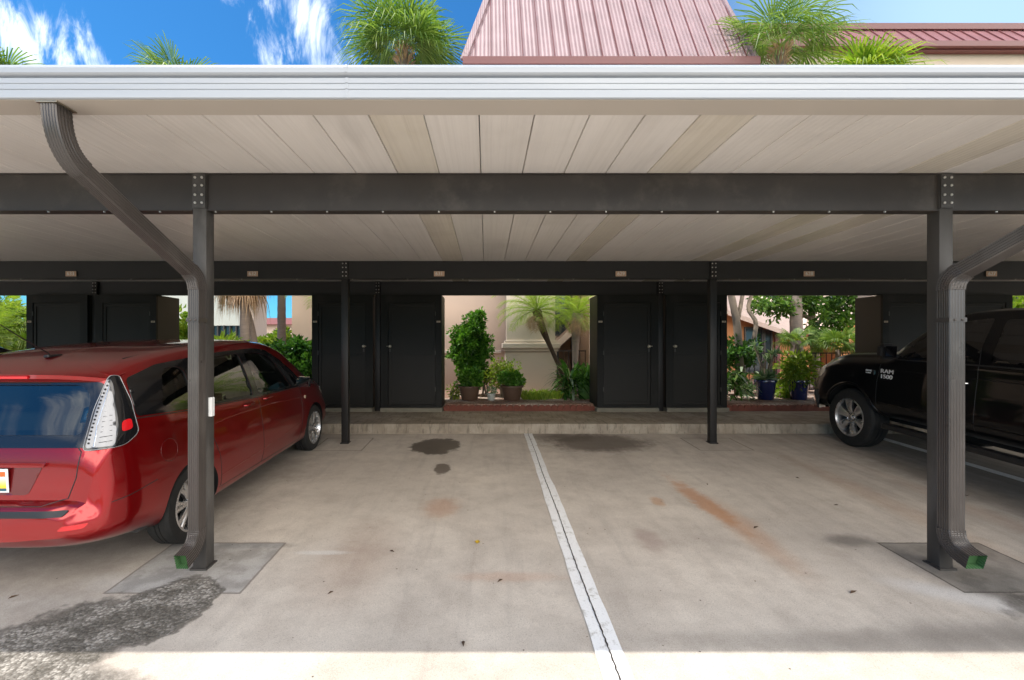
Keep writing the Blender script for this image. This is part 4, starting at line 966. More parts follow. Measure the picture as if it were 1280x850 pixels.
def inpoly(x, y, poly):
    c = False; j = len(poly) - 1
    for i in range(len(poly)):
        if (poly[i][1] > y) != (poly[j][1] > y) and x < (poly[j][0] - poly[i][0]) * (y - poly[i][1]) / (poly[j][1] - poly[i][1]) + poly[i][0]: c = not c
        j = i
    return c
def rpoly(poly, r=.03, n=4):   # rounded corners
    out = []
    for i, p in enumerate(poly):
        p = Vector(p); a = Vector(poly[i - 1]); b_ = Vector(poly[(i + 1) % len(poly)]); la, lb = (a - p).length, (b_ - p).length; q = min(r, la * .45, lb * .45)
        s_, e = p + (a - p) / la * q, p + (b_ - p) / lb * q
        for k in range(n + 1): t_ = k / n; out.append(tuple(s_ * (1 - t_) ** 2 + p * 2 * t_ * (1 - t_) + e * t_ ** 2))
    return out
class Proj:
    def __init__(s, bvh, d, far=12): s.bvh = bvh; s.d = Vector(d).normalized(); s.u = s.d.cross(Vector((0, 0, 1))); s.far = far; s.top = False
    def at(s, u_, z, off=0, base=Vector((0, 0, 0))):
        o = base + s.u * u_ + Vector((0, 0, z)) - s.d * s.far
        h = s.bvh.ray_cast(o, s.d)
        if h[0] is None: h = s.bvh.find_nearest(o + s.d * s.far); 
        n = h[1]
        if n.dot(s.d) > 0: n = -n
        return h[0] + n * off, n
    def patch(s, poly, off=.003, holes=(), step=.03, thick=.0, base=Vector((0, 0, 0))):
        xs_ = [p[0] for p in poly]; zs = [p[1] for p in poly]; pts = []; ed = []
        def loop(pl):
            k0 = len(pts)
            for i in range(len(pl)):
                a = Vector(pl[i]); b_ = Vector(pl[(i + 1) % len(pl)]); n = max(1, int((b_ - a).length / step))
                for j in range(n): pts.append(a.lerp(b_, j / n))
            k1 = len(pts)
            for i in range(k0, k1): ed.append((i, i + 1 if i + 1 < k1 else k0))
            return k1
        nb = loop(poly)
        for h in holes: loop(h)
        x = min(xs_) + step / 2
        while x < max(xs_):
            z = min(zs) + step / 2
            while z < max(zs):
                if inpoly(x, z, poly) and not any(inpoly(x, z, h) for h in holes): pts.append(Vector((x, z)))
                z += step
            x += step
        r_ = geometry.delaunay_2d_cdt(pts, ed, [], 0, 1e-5); vs, fs = r_[0], r_[2]; mb = MB(); out = []
        co = [s.at(v[0], v[1], off, base) for v in vs]
        for f in fs:
            cx = sum(vs[i][0] for i in f) / len(f); cz = sum(vs[i][1] for i in f) / len(f)
            if inpoly(cx, cz, poly) and not any(inpoly(cx, cz, h) for h in holes): out.append(tuple(f))
        mb.v = [tuple(c[0]) for c in co]; mb.f = out
        if thick:
            n = len(vs); mb.v += [tuple(c[0] - c[1] * thick) for c in co]; cnt = {}
            for f in out:
                for a, b_ in zip(f, f[1:] + f[:1]): cnt[(a, b_)] = cnt.get((a, b_), 0) + 1
            bd = [(a, b_) for (a, b_) in cnt if (b_, a) not in cnt]
            mb.f = out + [tuple(n + i for i in reversed(f)) for f in out] + [(b_, a, a + n, b_ + n) for a, b_ in bd]
        return mb
    def line(s, pl, r=.003, off=.0, closed=False, step=.03, base=Vector((0, 0, 0)), seg=6):
        pts = []; pl = [Vector(p) for p in pl]; 
        if closed: pl.append(pl[0])
        for a, b_ in zip(pl, pl[1:]):
            n = max(1, int((b_ - a).length / step)); pts += [a.lerp(b_, j / n) for j in range(n)]
        pts.append(pl[-1]); q = [s.at(p[0], p[1], off, base)[0] for p in pts]; mb = MB(); mb.tube(q, r, seg); return mb
def paint(name, col, rough=.25, metal=.35, coatr=.03):
    m, t, b = mat(name); b.inputs['Base Color'].default_value = (*col, 1); b.inputs['Metallic'].default_value = metal; b.inputs['Roughness'].default_value = rough
    b.inputs['Coat Weight'].default_value = 1; b.inputs['Coat Roughness'].default_value = coatr; b.inputs['Specular IOR Level'].default_value = .5
    n = t.noise(wpos(t), 900, 1); t.set(b.inputs['Normal'], t.bump(n, .02, .001))
    d = t.noise(opos(t), 6, 4); t.set(b.inputs['Coat Roughness'], t.m('MULTIPLY_ADD', t.ss(d, .4, .8), .06, coatr)); return m
M['red'] = paint('dark red metallic paint', (.30, .002, .004), .28, .75)
M['reddark'] = paint('dark red painted recess shade', (.12, .002, .003), .4, .3)  # darker copy of the red, shade of hollows put into the colour
M['black'] = paint('black truck paint', (.003, .003, .004), .3, .0, .02); M['black'].node_tree.nodes['Principled BSDF'].inputs['Coat Weight'].default_value = .6; M['black'].node_tree.nodes['Principled BSDF'].inputs['Specular IOR Level'].default_value = .1
M['black2'] = paint('black sedan paint', (.01, .01, .012), .2, .2)
def glassm(name, tint, rough=.02):
    m, t, b = mat(name); gl = t.new('ShaderNodeBsdfGlossy'); gl.inputs[1].default_value = rough; gl.inputs[0].default_value = (1, 1, 1, 1)
    tr_ = t.new('ShaderNodeBsdfTransparent'); tr_.inputs[0].default_value = (*tint, 1); fr = t.new('ShaderNodeFresnel'); fr.inputs[0].default_value = 1.55
    mx_ = t.new('ShaderNodeMixShader'); t.l.new(t.m('MULTIPLY_ADD', fr.outputs[0], 1.3, .02, clamp=True), mx_.inputs[0]); t.l.new(tr_.outputs[0], mx_.inputs[1]); t.l.new(gl.outputs[0], mx_.inputs[2])
    t.l.new(mx_.outputs[0], t.n['Material Output'].inputs[0]); return m
M['glass'] = glassm('light green car glass', (.62, .72, .64)); M['privacy'] = glassm('dark car glass', (.16, .2, .19)); M['lens'] = glassm('clear lamp lens', (.92, .94, .95))
M['blackglass'] = simple('near black tinted glass', (.004, .004, .005), .03, var=.0, spec=.9)
M['rubber'] = simple('tyre rubber', (.013, .013, .013), .8, var=.2, scale=20, bump=.2, bscale=200, dirt=((.05, .045, .04), .35))
M['alloy'] = simple('silver alloy', (.62, .62, .63), .28, metal=.9, var=.1); M['chrome'] = simple('chrome', (.85, .85, .86), .06, metal=1, var=.03)
M['blk'] = simple('black trim plastic', (.012, .012, .013), .45); M['gloss'] = simple('gloss black trim', (.008, .008, .009), .08, var=0, spec=.7)
M['int'] = simple('dark car interior', (.035, .035, .037), .8); M['seat'] = simple('grey seat fabric', (.16, .155, .145), .9, bump=.3)
M['redlens'] = simple('red reflector lens', (.55, .01, .015), .12, var=.2, scale=90, spec=.8); M['badge'] = simple('bright badge metal', (.85, .85, .86), .3, metal=.2); M['headlamp'] = simple('clear headlamp', (.62, .60, .52), .12, metal=.3, var=.3, scale=25); M['lamprim'] = simple('grey lamp rim', (.3, .3, .31), .3, metal=.5); M['under'] = simple('underbody', (.01, .01, .01), .9)
M['silverl'] = simple('lamp reflector silver', (.24, .245, .26), .3, metal=.4, var=.15, scale=40)
def wheel(car, x, y, r, w, rimr, side, spokes, style, name='wheel'):
    cx = x; h = w / 2; sg = 1 if side > 0 else -1
    c = (0, y, r)
    W_ = MB(); pr = [(rimr * .98, -h * .8), (rimr * 1.02, -h * .95), (r * .86, -h), (r * .955, -h * .9), (r, -h * .68), (r, -h * .2), (r - .008, -h * .19), (r - .008, -h * .13), (r, -h * .12), (r, h * .12), (r - .008, h * .13), (r - .008, h * .19), (r, h * .2), (r, h * .68), (r * .955, h * .9), (r * .86, h), (rimr * 1.02, h * .95), (rimr * .98, h * .8)]
    W_.lathe(pr + [pr[0]], (cx, y, r), 'x', 56); wh = W_.build('wheel', M['rubber'], car, smooth=30)
    mb = MB(); f = sg * h
    mb.lathe([(rimr * 1.03, f * .80), (rimr * 1.04, f * .96), (rimr * .975, f * .99), (rimr * .94, f * .82), (rimr * .9, f * .3), (rimr * .88, -f * .7)], (cx, y, r), 'x', 48)
    for i in range(spokes):
        a = 2 * math.pi * i / spokes + .3
        offs = (-.085, .085) if style == 'twin' else (0,)
        for o_ in offs:
            w0, w1 = (.020, .026) if style == 'twin' else (.034, .07)
            a2 = a + (o_ * 1.9 if style == 'twin' else 0); a1 = a + o_ * .8
            d1 = Vector((0, math.cos(a1), math.sin(a1))); d2 = Vector((0, math.cos(a2), math.sin(a2))); n1 = Vector((0, -math.sin(a1), math.cos(a1))); n2 = Vector((0, -math.sin(a2), math.cos(a2)))
            A_ = Vector((cx + f * .72, y, r)) + d1 * rimr * .16; B_ = Vector((cx + f * .80, y, r)) + d2 * rimr * .95; Mx = Vector((cx + f * .82, y, r)) + (d1 + d2) * .5 * rimr * .55
            X_ = Vector((-f * .22, 0, 0)); rr = rimr / .25
            vs = []
            for p, n_, ww in ((A_, n1, w0), (Mx, (n1 + n2) / 2, (w0 + w1) / 2 * .85), (B_, n2, w1)): ww *= rr; vs += [p - n_ * ww + X_ * .3, p - n_ * ww * .55, p + n_ * ww * .55, p + n_ * ww + X_ * .3, p + n_ * ww + X_ * 1.5, p - n_ * ww + X_ * 1.5]
            mb.add(vs, [(k * 6 + j, k * 6 + (j + 1) % 6, (k + 1) * 6 + (j + 1) % 6, (k + 1) * 6 + j) for k in range(2) for j in range(6)] + [(5, 4, 3, 2, 1, 0), (12, 13, 14, 15, 16, 17)])
    mb.lathe([(0, f * .86), (rimr * .12, f * .86), (rimr * .16, f * .80), (rimr * .27, f * .74), (rimr * .28, f * .4)], (cx, y, r), 'x', 24)
    mb.build('rim', M['alloy'], wh, smooth=30)
    mb = MB(); mb.lathe([(0, f * .28), (rimr * .6, f * .28), (rimr * .6, f * .1), (rimr * .88, f * .02), (rimr * .88, -f * .6)], (cx, y, r), 'x', 32); mb.build('brake_disc', M['under'], wh)
    mb = MB()
    for i in range(5): a = 2 * math.pi * i / 5; mb.lathe([(0, f * .82), (.010, f * .82), (.010, f * .7)], (cx, y + math.cos(a) * rimr * .21, r + math.sin(a) * rimr * .21), 'x', 8)
    mb.build('wheel_nut', M['blk'], wh)
    return wh
def place(o, X, D, pitch): o.location = (X, D, SL * D); o.rotation_euler = (math.atan(SL), 0, 0)
def ylist(L, dense0, dense1, step=.05):
    ys_ = []; y = 0.
    while y < L - 1e-6: ys_.append(y); y += .012 if y < dense0 else (.02 if y > L - dense1 else step)
    ys_.append(L); return ys_
def arch(y, z, r, side, x0, x1): mb = MB(); mb.lathe([(0, x0), (r, x0), (r, x1), (0, x1)], (0, y, z), 'x', 48); return tmp(mb)

# ---- red compact minivan
K = dict(
 zb=[(0, .42), (.05, .36), (.2, .32), (.5, .28), (.6, .24), (1.3, .20), (3.2, .20), (4.0, .22), (4.4, .25), (4.6, .34)],
 ztop=[(0, .585), (.02, .63), (.055, .645), (.085, .66), (.095, .76), (.11, .90), (.14, 1.0), (.2, 1.13), (.29, 1.33), (.33, 1.44), (.37, 1.475), (.6, 1.54), (1.2, 1.60), (2.0, 1.62), (2.6, 1.585), (3.0, 1.475), (3.35, 1.29), (3.66, 1.10), (3.8, 1.03), (4.1, .97), (4.35, .87), (4.48, .77), (4.56, .64), (4.6, .5)],
 wb=[(0, .45), (.1, .62), (.4, .74), (1, .78), (3.8, .78), (4.3, .68), (4.6, .4)],
 wm=[(0, .62), (.03, .70), (.08, .765), (.15, .81), (.28, .85), (.5, .87), (.9, .878), (3.7, .878), (4.1, .85), (4.35, .79), (4.5, .69), (4.6, .5)],
 zm=[(0, .50), (.1, .55), (.4, .62), (3.8, .6), (4.6, .45)],
 wbelt=[(0, .58), (.04, .665), (.085, .70), (.11, .735), (.2, .79), (.35, .815), (.8, .835), (3.2, .835), (3.8, .815), (4.2, .76), (4.45, .66), (4.6, .44)],
 zbelt=[(0, .55), (.055, .615), (.085, .63), (.095, .68), (.12, .83), (.2, .98), (.35, 1.08), (1.0, 1.05), (2, .99), (3.2, .95), (3.7, .90), (4.2, .78), (4.45, .66), (4.6, .43)],
 wrail=[(0, .50), (.04, .60), (.085, .655), (.11, .68), (.2, .72), (.33, .705), (.6, .70), (1.5, .685), (2.6, .675), (3.0, .69), (3.4, .72), (3.75, .745), (4.0, .73), (4.3, .67), (4.48, .58), (4.6, .36)],
 zrail=[(0, .575), (.055, .635), (.085, .65), (.095, .73), (.12, .89), (.2, 1.08), (.3, 1.31), (.37, 1.405), (.6, 1.46), (1.5, 1.53), (2.3, 1.53), (2.7, 1.47), (3.0, 1.385), (3.35, 1.21), (3.66, 1.04), (3.8, .975), (4.1, .92), (4.35, .83), (4.48, .74), (4.6, .47)])
def sidepr(poly, x0=-1.3, x1=1.3): mb = MB(); mb.prism(poly, 'x', x0, x1); return tmp(mb)
yl = ylist(4.6, .42, .5, .06)
sh = shell(K, yl); bvh = BVHTree.FromPolygons([Vector(v) for v in sh.v], sh.f)
car = thing('parked_minivan', 'dark red minivan with white taillight, parked nose in at the left', 'minivan', (0, 0, 0), rot=(0, 0, 0))
body_t = tmp(sh)
inner = shell(K, [.32 + .0 + (3.35 - .32) * i / 26 for i in range(27)], .055); inn = tmp(inner)
# Proj along -x from +x: u axis = d x z ; d=(-1,0,0) -> u=(0,1,0)*? 
sideR = Proj(bvh, (-1, 0, 0)); sgn = 1 if sideR.u.y > 0 else -1
def SR(pl): return [(sgn * y, z) for y, z in pl]
sideL = Proj(bvh, (1, 0, 0)); sgl = 1 if sideL.u.y > 0 else -1
def SLp(pl): return [(sgl * y, z) for y, z in pl]
rear = Proj(bvh, (0, 1, 0)); sgb = 1 if rear.u.x > 0 else -1
def RR(pl): return [(sgb * x, z) for x, z in pl]
frontp = Proj(bvh, (0, -1, 0)); sgf = 1 if frontp.u.x > 0 else -1
def FR(pl): return [(sgf * x, z) for x, z in pl]
q_w = rpoly([(.66, 1.16), (1.06, 1.135), (1.05, 1.40), (.98, 1.44), (.80, 1.435)], .05)
r_w = rpoly([(1.17, 1.09), (2.04, 1.035), (1.98, 1.475), (1.16, 1.47)], .05)
f_w = rpoly([(2.15, 1.03), (2.98, .99), (2.72, 1.33), (2.55, 1.43), (2.10, 1.475)], .04)
t_w = rpoly([(3.03, .99), (3.28, .975), (3.04, 1.17)], .02)
dlo = rpoly([(.40, 1.14), (1.1, 1.075), (2.1, 1.005), (3.4, .955), (3.18, 1.16), (2.86, 1.36), (2.6, 1.475), (2.3, 1.512), (1.5, 1.512), (.75, 1.475), (.43, 1.405)], .04)
rwin = rpoly([(-.62, 1.06), (.62, 1.06), (.60, 1.30), (.52, 1.375), (-.52, 1.375), (-.60, 1.30)], .06)
wsh = rpoly([(-.66, 1.12), (.66, 1.12), (.57, 1.46), (-.57, 1.46)], .06)
def ypr(poly, y0, y1): mb = MB(); mb.prism(poly, 'y', y0, y1); return tmp(mb)
tools = [inn] + [sidepr(w_) for w_ in (q_w, r_w, f_w, t_w)] + [ypr(rwin, -.2, .6), ypr(wsh, 2.7, 4.2)]
for y in (.92, 3.67):
    for s_ in (-1, 1): tools.append(arch(y, .318, .352, s_, .60 * s_, 1.1 * s_))
bd = cut(body_t, tools).build('body', [M['red'], M['blk']], car, smooth=32)
def inner_faces(o, bv):
    for p in o.data.polygons:
        c = p.center; h = bv.find_nearest(c)
        if h[0] is not None and (h[0] - c).length > .006: p.material_index = 1
inner_faces(bd, bvh)
def glasspair(w_, m, nm='window'):
    for pr, f_ in ((sideR, SR), (sideL, SLp)):
        g_ = pr.patch(f_(w_), -.012, step=.06).build(nm, m, car, smooth='all')
        g_.data.shade_smooth() if hasattr(g_.data, 'shade_smooth') else None
for w_, m_ in ((q_w, M['privacy']), (r_w, M['privacy']), (f_w, M['glass']), (t_w, M['glass'])): glasspair(w_, m_)
M['privacy2'] = glassm('rear car glass', (.22, .27, .27))
rear.patch(RR(rwin), -.01, step=.05).build('rear_window', M['privacy2'], car, smooth='all'); frontp.patch(FR(wsh), -.012, step=.06).build('windscreen', M['glass'], car, smooth='all')
for pr, f_ in ((sideR, SR), (sideL, SLp)):
    pr.patch(f_(dlo), .0025, [f_(w_) for w_ in (q_w, r_w, f_w, t_w)], .04).build('window_surround', M['gloss'], car, smooth='all')
    pr.line(f_([(.36, 1.13), (1.1, 1.067), (2.1, .998), (3.42, .948)]), .004, .003).build('belt_strip', M['chrome' if False else 'blk'], car)
rborder = rpoly([(-.72, .985), (.72, .985), (.70, 1.16), (.665, 1.395), (-.665, 1.395), (-.70, 1.16)], .05)
rear.patch(RR(rborder), .003, [RR(rwin)], .03).build('rear_window_surround', M['gloss'], car, smooth='all')
# spoiler
mb = MB(); n = 24
for i in range(n + 1):
    x = -.70 + 1.40 * i / n; e = (x / .70) ** 4; y0 = .23 + .12 * e; z = 1.455 - .045 * e
    mb.v += [(x, y0, z), (x, y0 + .01, z - .028), (x, .42, z - .035 - .01 * e), (x, .46, 1.52 - .075 * abs(x / .7) ** 3), (x, y0 + .05, z + .022)]
for i in range(n):
    for j in range(5): mb.f.append((i * 5 + j, i * 5 + (j + 1) % 5, i * 5 + 5 + (j + 1) % 5, i * 5 + 5 + j))
mb.f += [(4, 3, 2, 1, 0), tuple(n * 5 + j for j in range(5))]; sp_o = mb.build('spoiler', M['red'], car, smooth=40)
mb = MB(); mb.box(-.22, .22, .226, .24, 1.428, 1.445); mb.build('brake_light', M['redlens'], sp_o)
# taillight (diagonal projection on the corner)
for s_ in (1, -1):
    pr = Proj(bvh, (-s_ * .62, 1, 0)); base = Vector((s_ * .745, .20, .0)); sg2 = 1 if pr.u.x * s_ > 0 else -1
    T = lambda pl: [(sg2 * a, z) for a, z in pl]
    out_ = rpoly([(-.115, .965), (.10, .975), (.165, 1.035), (.125, 1.25), (.06, 1.43), (.015, 1.43), (-.06, 1.22)], .03)
    tl = pr.patch(T(out_), .010, step=.02, thick=.02, base=base).build('taillight', M['gloss'], car, smooth=40)
    inn_ = rpoly([(-.100, .98), (.045, .985), (.055, 1.08), (.035, 1.30), (.012, 1.415), (-.048, 1.22)], .02)
    pr.patch(T(inn_), .0125, step=.02, base=base).build('reflector', M['silverl'], tl, smooth='all')
    mb = MB()
    for k in range(17):
        z = 1.01 + k * .0238; a = -.088 + .095 * (k / 17) ** 1.2 * 1.1; c, n_ = pr.at(sg2 * (a + .006), z, .013, base); mb.lathe([(0, 0), (.007, .0), (.005, .005)], (0, 0, 0), 'z', 8)
        o_ = len(mb.v) - 24; Mx = Matrix.Translation(c) @ n_.to_track_quat('Z', 'Y').to_matrix().to_4x4()
        for q in range(o_, len(mb.v)): mb.v[q] = tuple(Mx @ Vector(mb.v[q]))
    mb.build('led_row', M['blk'], tl)
    pr.line(T([(-.055, .985), (-.038, 1.12), (.0, 1.27), (.018, 1.37)]), .004, .012, base=base).build('lamp_divider', M['alloy'], tl)
    for k in range(6): pr.line(T([(-.03 + .004 * k, 1.01 + .032 * k), (.035, 1.015 + .032 * k)]), .0025, .012, base=base).build('lamp_fin', M['blk'], tl)
    pr.patch(T(rpoly([(.08, 1.06), (.135, 1.07), (.125, 1.14), (.08, 1.13)], .02)), .0125, step=.02, base=base).build('red_lamp', M['redlens'], tl, smooth='all')
    pr.line(T(out_), .0022, .011, closed=True, base=base).build('lamp_rim', M['lamprim'], tl)
# tailgate seams, plate recess, bumper strip, reflectors
rear.line(RR([(.60, 1.0), (.64, .96), (.625, .80), (.58, .67), (.45, .635), (-.45, .635), (-.58, .67), (-.625, .80), (-.64, .96), (-.60, 1.0)]), .0035, 0).build('tailgate_seam', M['blk'], car)
rec = rpoly([(-.41, .875), (.41, .875), (.32, .69), (-.32, .69)], .03)
rc = rear.patch(RR(rec), .002, step=.03).build('plate_recess', M['reddark'], car, smooth='all')  # flat patch whose dark red stands in for the recess shade
rear.patch(RR(rpoly([(-.44, .895), (.44, .895), (.42, .868), (-.42, .868)], .01)), .016, step=.03, thick=.016).build('tailgate_handle', M['red'], car, smooth=40)
c, n_ = rear.at(sgb * .05, .785, .016); pm = Matrix.Translation(c) @ Matrix.Rotation(R(90), 4, 'X')
mb = MB(); mb.bm((lambda b: (bmesh.ops.create_cube(b, size=1), b)[1])(bmesh.new()), pm @ Matrix.Diagonal((.31, .155, .006, 1))); pl = mb.build('number_plate', M['white'], car, bevel=.004)
ptm, tt, tb_ = mat('yellow green plate print'); tc = tt.new('ShaderNodeTexCoord'); s3_ = tt.new('ShaderNodeSeparateXYZ'); tt.l.new(tc.outputs['Object'], s3_.inputs[0])
tt.set(tb_.inputs['Base Color'], tt.mix(tt.ss(s3_.outputs[2], .74, .84), (.95, .60, .03, 1), (.70, .85, .88, 1))); tb_.inputs['Roughness'].default_value = .4
mb = MB(); mb.add([pm @ Vector(v) for v in ((-.142, -.065, .0035), (.142, -.065, .0035), (.142, .065, .0035), (-.142, .065, .0035))], [(0, 1, 2, 3)]); mb.build('plate_print', ptm, pl)
mb = MB(); mb.add([pm @ Vector(v) for v in ((.105, .028, .0045), (.14, .028, .0045), (.14, .06, .0045), (.105, .06, .0045))], [(0, 1, 2, 3)]); mb.build('plate_sticker', simple('orange sticker', (.8, .13, .02), .5, var=.3, scale=80), pl)
mb = MB(); mb.add([pm @ Vector(v) for v in ((-.142, -.066, .0045), (.142, -.066, .0045), (.142, -.048, .0045), (-.142, -.048, .0045))], [(0, 1, 2, 3)]); mb.build('plate_band', simple('dark teal band', (.02, .10, .14), .5), pl)
textmesh('1', .085, pm @ Matrix.Translation((.085, -.012, .0045)), .0005).build('plate_digit', M['dark'], pl)
top = Proj(bvh, (0, 1, -1.0))
rear.patch(RR(rpoly([(-.63, .612), (.63, .612), (.60, .575), (-.60, .575)], .015)), .006, step=.03, thick=.01).build('bumper_pad', M['blk'], car, smooth=40)
for s_ in (1, -1):
    pr = Proj(bvh, (-s_ * .5, 1, 0)); base = Vector((s_ * .66, .05, 0)); sg2 = 1 if pr.u.x * s_ > 0 else -1
    pr.patch([(sg2 * a, z) for a, z in rpoly([(-.10, .490), (.04, .495), (.07, .525), (-.07, .520)], .015)], .004, step=.02, thick=.01, base=base).build('reflector', M['redlens'], car, smooth=40)
for pr, f_ in ((sideR, SR), (sideL, SLp)):
    sm = MB()
    for ln_ in ([(2.10, 1.0), (2.13, .92), (2.13, .42), (2.10, .30)], [(1.19, 1.07), (1.16, .95), (1.22, .80), (1.30, .60), (1.32, .32)], [(3.22, .95), (3.24, .84), (3.22, .60), (3.16, .36), (3.12, .30)], [(1.3, .31), (3.14, .29)], [(.50, .655), (.28, .63), (.15, .62)]):
        q = pr.line(f_(ln_), .003, 0); sm.add(q.v, q.f)
    sm.build('door_seam', M['blk'], car)
    pr.line(f_([(.95, .893), (1.6, .905), (2.4, .88), (3.3, .81)]), .010, -.0065).build('side_crease', M['red'], car, smooth=60)
    pr.line(f_([(1.32, .415), (2.2, .44), (3.15, .50)]), .012, -.009).build('side_crease', M['red'], car, smooth=60)
    pr.line(f_([(.66 + .09 * math.cos(a), .83 + .085 * math.sin(a)) for a in [i * math.pi / 12 for i in range(24)]]), .002, 0, closed=True).build('fuel_flap', M['reddark'], car)
    for hy in (1.88, 2.30):
        cup = pr.patch(f_(rpoly([(hy - .06, .925), (hy + .06, .925), (hy + .06, .985), (hy - .06, .985)], .03)), .001, step=.02).build('door_handle', M['reddark'], car, smooth='all')
        a, n1 = pr.at(f_([(hy - .085, .96)])[0][0], .96, .006); b_, n2 = pr.at(f_([(hy + .085, .962)])[0][0], .962, .006); mid = (a + b_) / 2 + n1 * .032
        mb = MB(); mb.tube(bez(a, a + n1 * .04, mid, 5) + bez(mid, b_ + n1 * .04, b_, 5)[1:], .013, 8); mb.build('handle_bar', M['red'], cup, smooth=60)
    c, n_ = pr.at(f_([(3.36, .80)])[0][0], .80, 0); mb = MB(); sx = 1 if c.x > 0 else -1
    mb.lathe([(.024, 0), (.02, sx * .008), (0, sx * .010)], c, 'x', 14); mb.build('side_marker', simple('amber clear marker', (.7, .55, .4), .2), car, smooth=50)
    # mirror
    mb = MB(); bm = bmesh.new(); bmesh.ops.create_cube(bm, size=1)
    for q in bm.verts: q.co = Vector((sx * (.985 + q.co.x * sx * .20 * 1), 3.02 + q.co.y * (.12 if q.co.x * sx > 0 else .10), 1.045 + q.co.z * (.115 if q.co.x * sx > 0 else .14)))
    bmesh.ops.bevel(bm, geom=bm.edges[:], offset=.035, segments=4, affect='EDGES'); mb.bm(bm); mi = mb.build('mirror', M['black2'], car, smooth=50)
    mb = MB(); mb.box(sx * .915, sx * 1.055, 2.957, 2.9605, 1.005, 1.085, .0); mb.build('mirror_glass', M['blackglass'], mi)
    # headlight
frh = [(.46, .70), (.70, .73), (.80, .85), (.72, .83), (.5, .77)]
for s_ in (1, -1):
    pr = Proj(bvh, (-s_ * .5, -1, 0)); base = Vector((s_ * .66, 4.4, 0)); sg2 = 1 if pr.u.x * s_ > 0 else -1
    pr.patch([(sg2 * a, z) for a, z in rpoly([(-.18, .66), (.10, .68), (.26, .80), (.12, .82), (-.12, .75)], .03)], .004, step=.03, thick=.01, base=base).build('headlight', M['headlamp'], car, smooth=40)
frontp.patch(FR(rpoly([(-.38, .36), (.38, .36), (.45, .55), (-.45, .55)], .04)), .004, step=.04, thick=.01).build('grille', M['blk'], car, smooth=40)
# roof details
mb = MB(); mb.tube([(.02, .62, 1.545), (.02, .60, 1.575), (.02, .40, 1.70), (.02, .18, 1.845)], .0035, 6, [2.2, 1.3, 1, .8]); mb.box(-.002, .042, .58, .70, 1.54, 1.562, .008); mb.build('antenna', M['blk'], car)
tp = []
for s_ in (1, -1):
    pts = [(s_ * .56, y) for y in (.62, 1.2, 1.8, 2.4, 2.7)]; q = []
    for x, y in pts: h = bvh.ray_cast(Vector((x, y, 3)), Vector((0, 0, -1))); q.append(h[0])
    mb = MB(); mb.tube(q, .006, 5); mb.build('roof_channel', M['blk'], car)
# underbody, interior
mb = MB(); mb.box(-.58, .58, .7, 4.2, .27, .5); mb.build('underbody', M['under'], car)
mb = MB(); mb.box(-.78, .78, .40, 3.2, .30, .42); mb.box(-.76, .76, 2.95, 3.3, .42, .93, .05); mb.build('cabin_floor', M['int'], car)
for y, xs2 in ((2.25, (-.36, .36)), (1.35, (-.36, .36)), (.72, (-.3, .3))):
    for x in xs2:
        mb = MB(); mb.box(x - .24, x + .24, y, y + .5, .42, .62, .05); mb.box(x - .23, x + .23, y - .12, y + .02, .55, 1.12, .05); mb.box(x - .13, x + .13, y - .13, y - .03, 1.15, 1.33, .04); mb.build('car_seat', M['seat'], car, smooth=50)
mb = MB(); pts = [(-.36 + .18 * math.cos(a), 2.88 + .05 * math.sin(a), .98 + .18 * math.sin(a)) for a in [i * math.pi / 12 for i in range(25)]]; mb.tube(pts, .014, 8); mb.build('steering_wheel', M['int'], car, smooth=60)
for y in (.92, 3.67):
    for s_ in (1, -1): wheel(car, s_ * .765, y, .318, .205, .222, s_, 7, 'twin')
place(car, -3.28, 3.00, 0)

# ---- black pickup truck
K2 = dict(
 zb=[(0, .55), (.2, .5), (4, .5), (5.3, .46), (5.7, .44), (5.8, .5)],
 ztop=[(0, 1.36), (1.72, 1.42), (1.78, 1.44), (1.80, 1.70), (1.84, 1.88), (1.95, 1.94), (2.6, 1.97), (3.0, 1.965), (3.35, 1.94), (3.7, 1.84), (4.1, 1.57), (4.28, 1.43), (4.5, 1.395), (5.1, 1.34), (5.45, 1.25), (5.6, 1.16), (5.7, 1.02), (5.76, .85), (5.8, .7)],
 wb=[(0, .8), (5.3, .8), (5.8, .7)],
 wm=[(0, .96), (.1, 1.0), (5.25, 1.0), (5.5, .97), (5.68, .90), (5.8, .80)],
 zm=[(0, .9), (5.3, .88), (5.8, .6)],
 wbelt=[(0, .93), (1.7, .97), (4.2, .965), (5.2, .955), (5.5, .92), (5.68, .84), (5.8, .76)],
 zbelt=[(0, 1.28), (1.7, 1.34), (4.0, 1.31), (4.3, 1.23), (5.1, 1.16), (5.45, 1.08), (5.65, .95), (5.8, .66)],
 wrail=[(0, .90), (1.72, .93), (1.80, .80), (1.95, .765), (3.0, .755), (3.35, .77), (3.7, .80), (4.28, .87), (5.1, .86), (5.45, .81), (5.65, .74), (5.8, .68)],
 zrail=[(0, 1.33), (1.72, 1.39), (1.80, 1.62), (1.84, 1.76), (1.95, 1.85), (3.0, 1.88), (3.35, 1.86), (3.7, 1.76), (4.1, 1.47), (4.28, 1.34), (5.1, 1.26), (5.45, 1.18), (5.6, 1.10), (5.7, .97), (5.8, .69)])
yl2 = [0, .05]; y = .1
while y < 5.8 - 1e-6: yl2.append(y); y += .02 if (1.66 < y < 2.0 or y > 5.3) else .06
yl2.append(5.8)
sh2 = shell(K2, yl2); bvh2 = BVHTree.FromPolygons([Vector(v) for v in sh2.v], sh2.f)
tr_ = thing('pickup_truck', 'black crew cab pickup with silver alloy wheel, parked nose in at the right', 'pickup truck', (0, 0, 0))
tools = []
for y in (1.26, 4.82):
    for s_ in (-1, 1): tools.append(arch(y, .43, .475, s_, .62 * s_, 1.2 * s_))
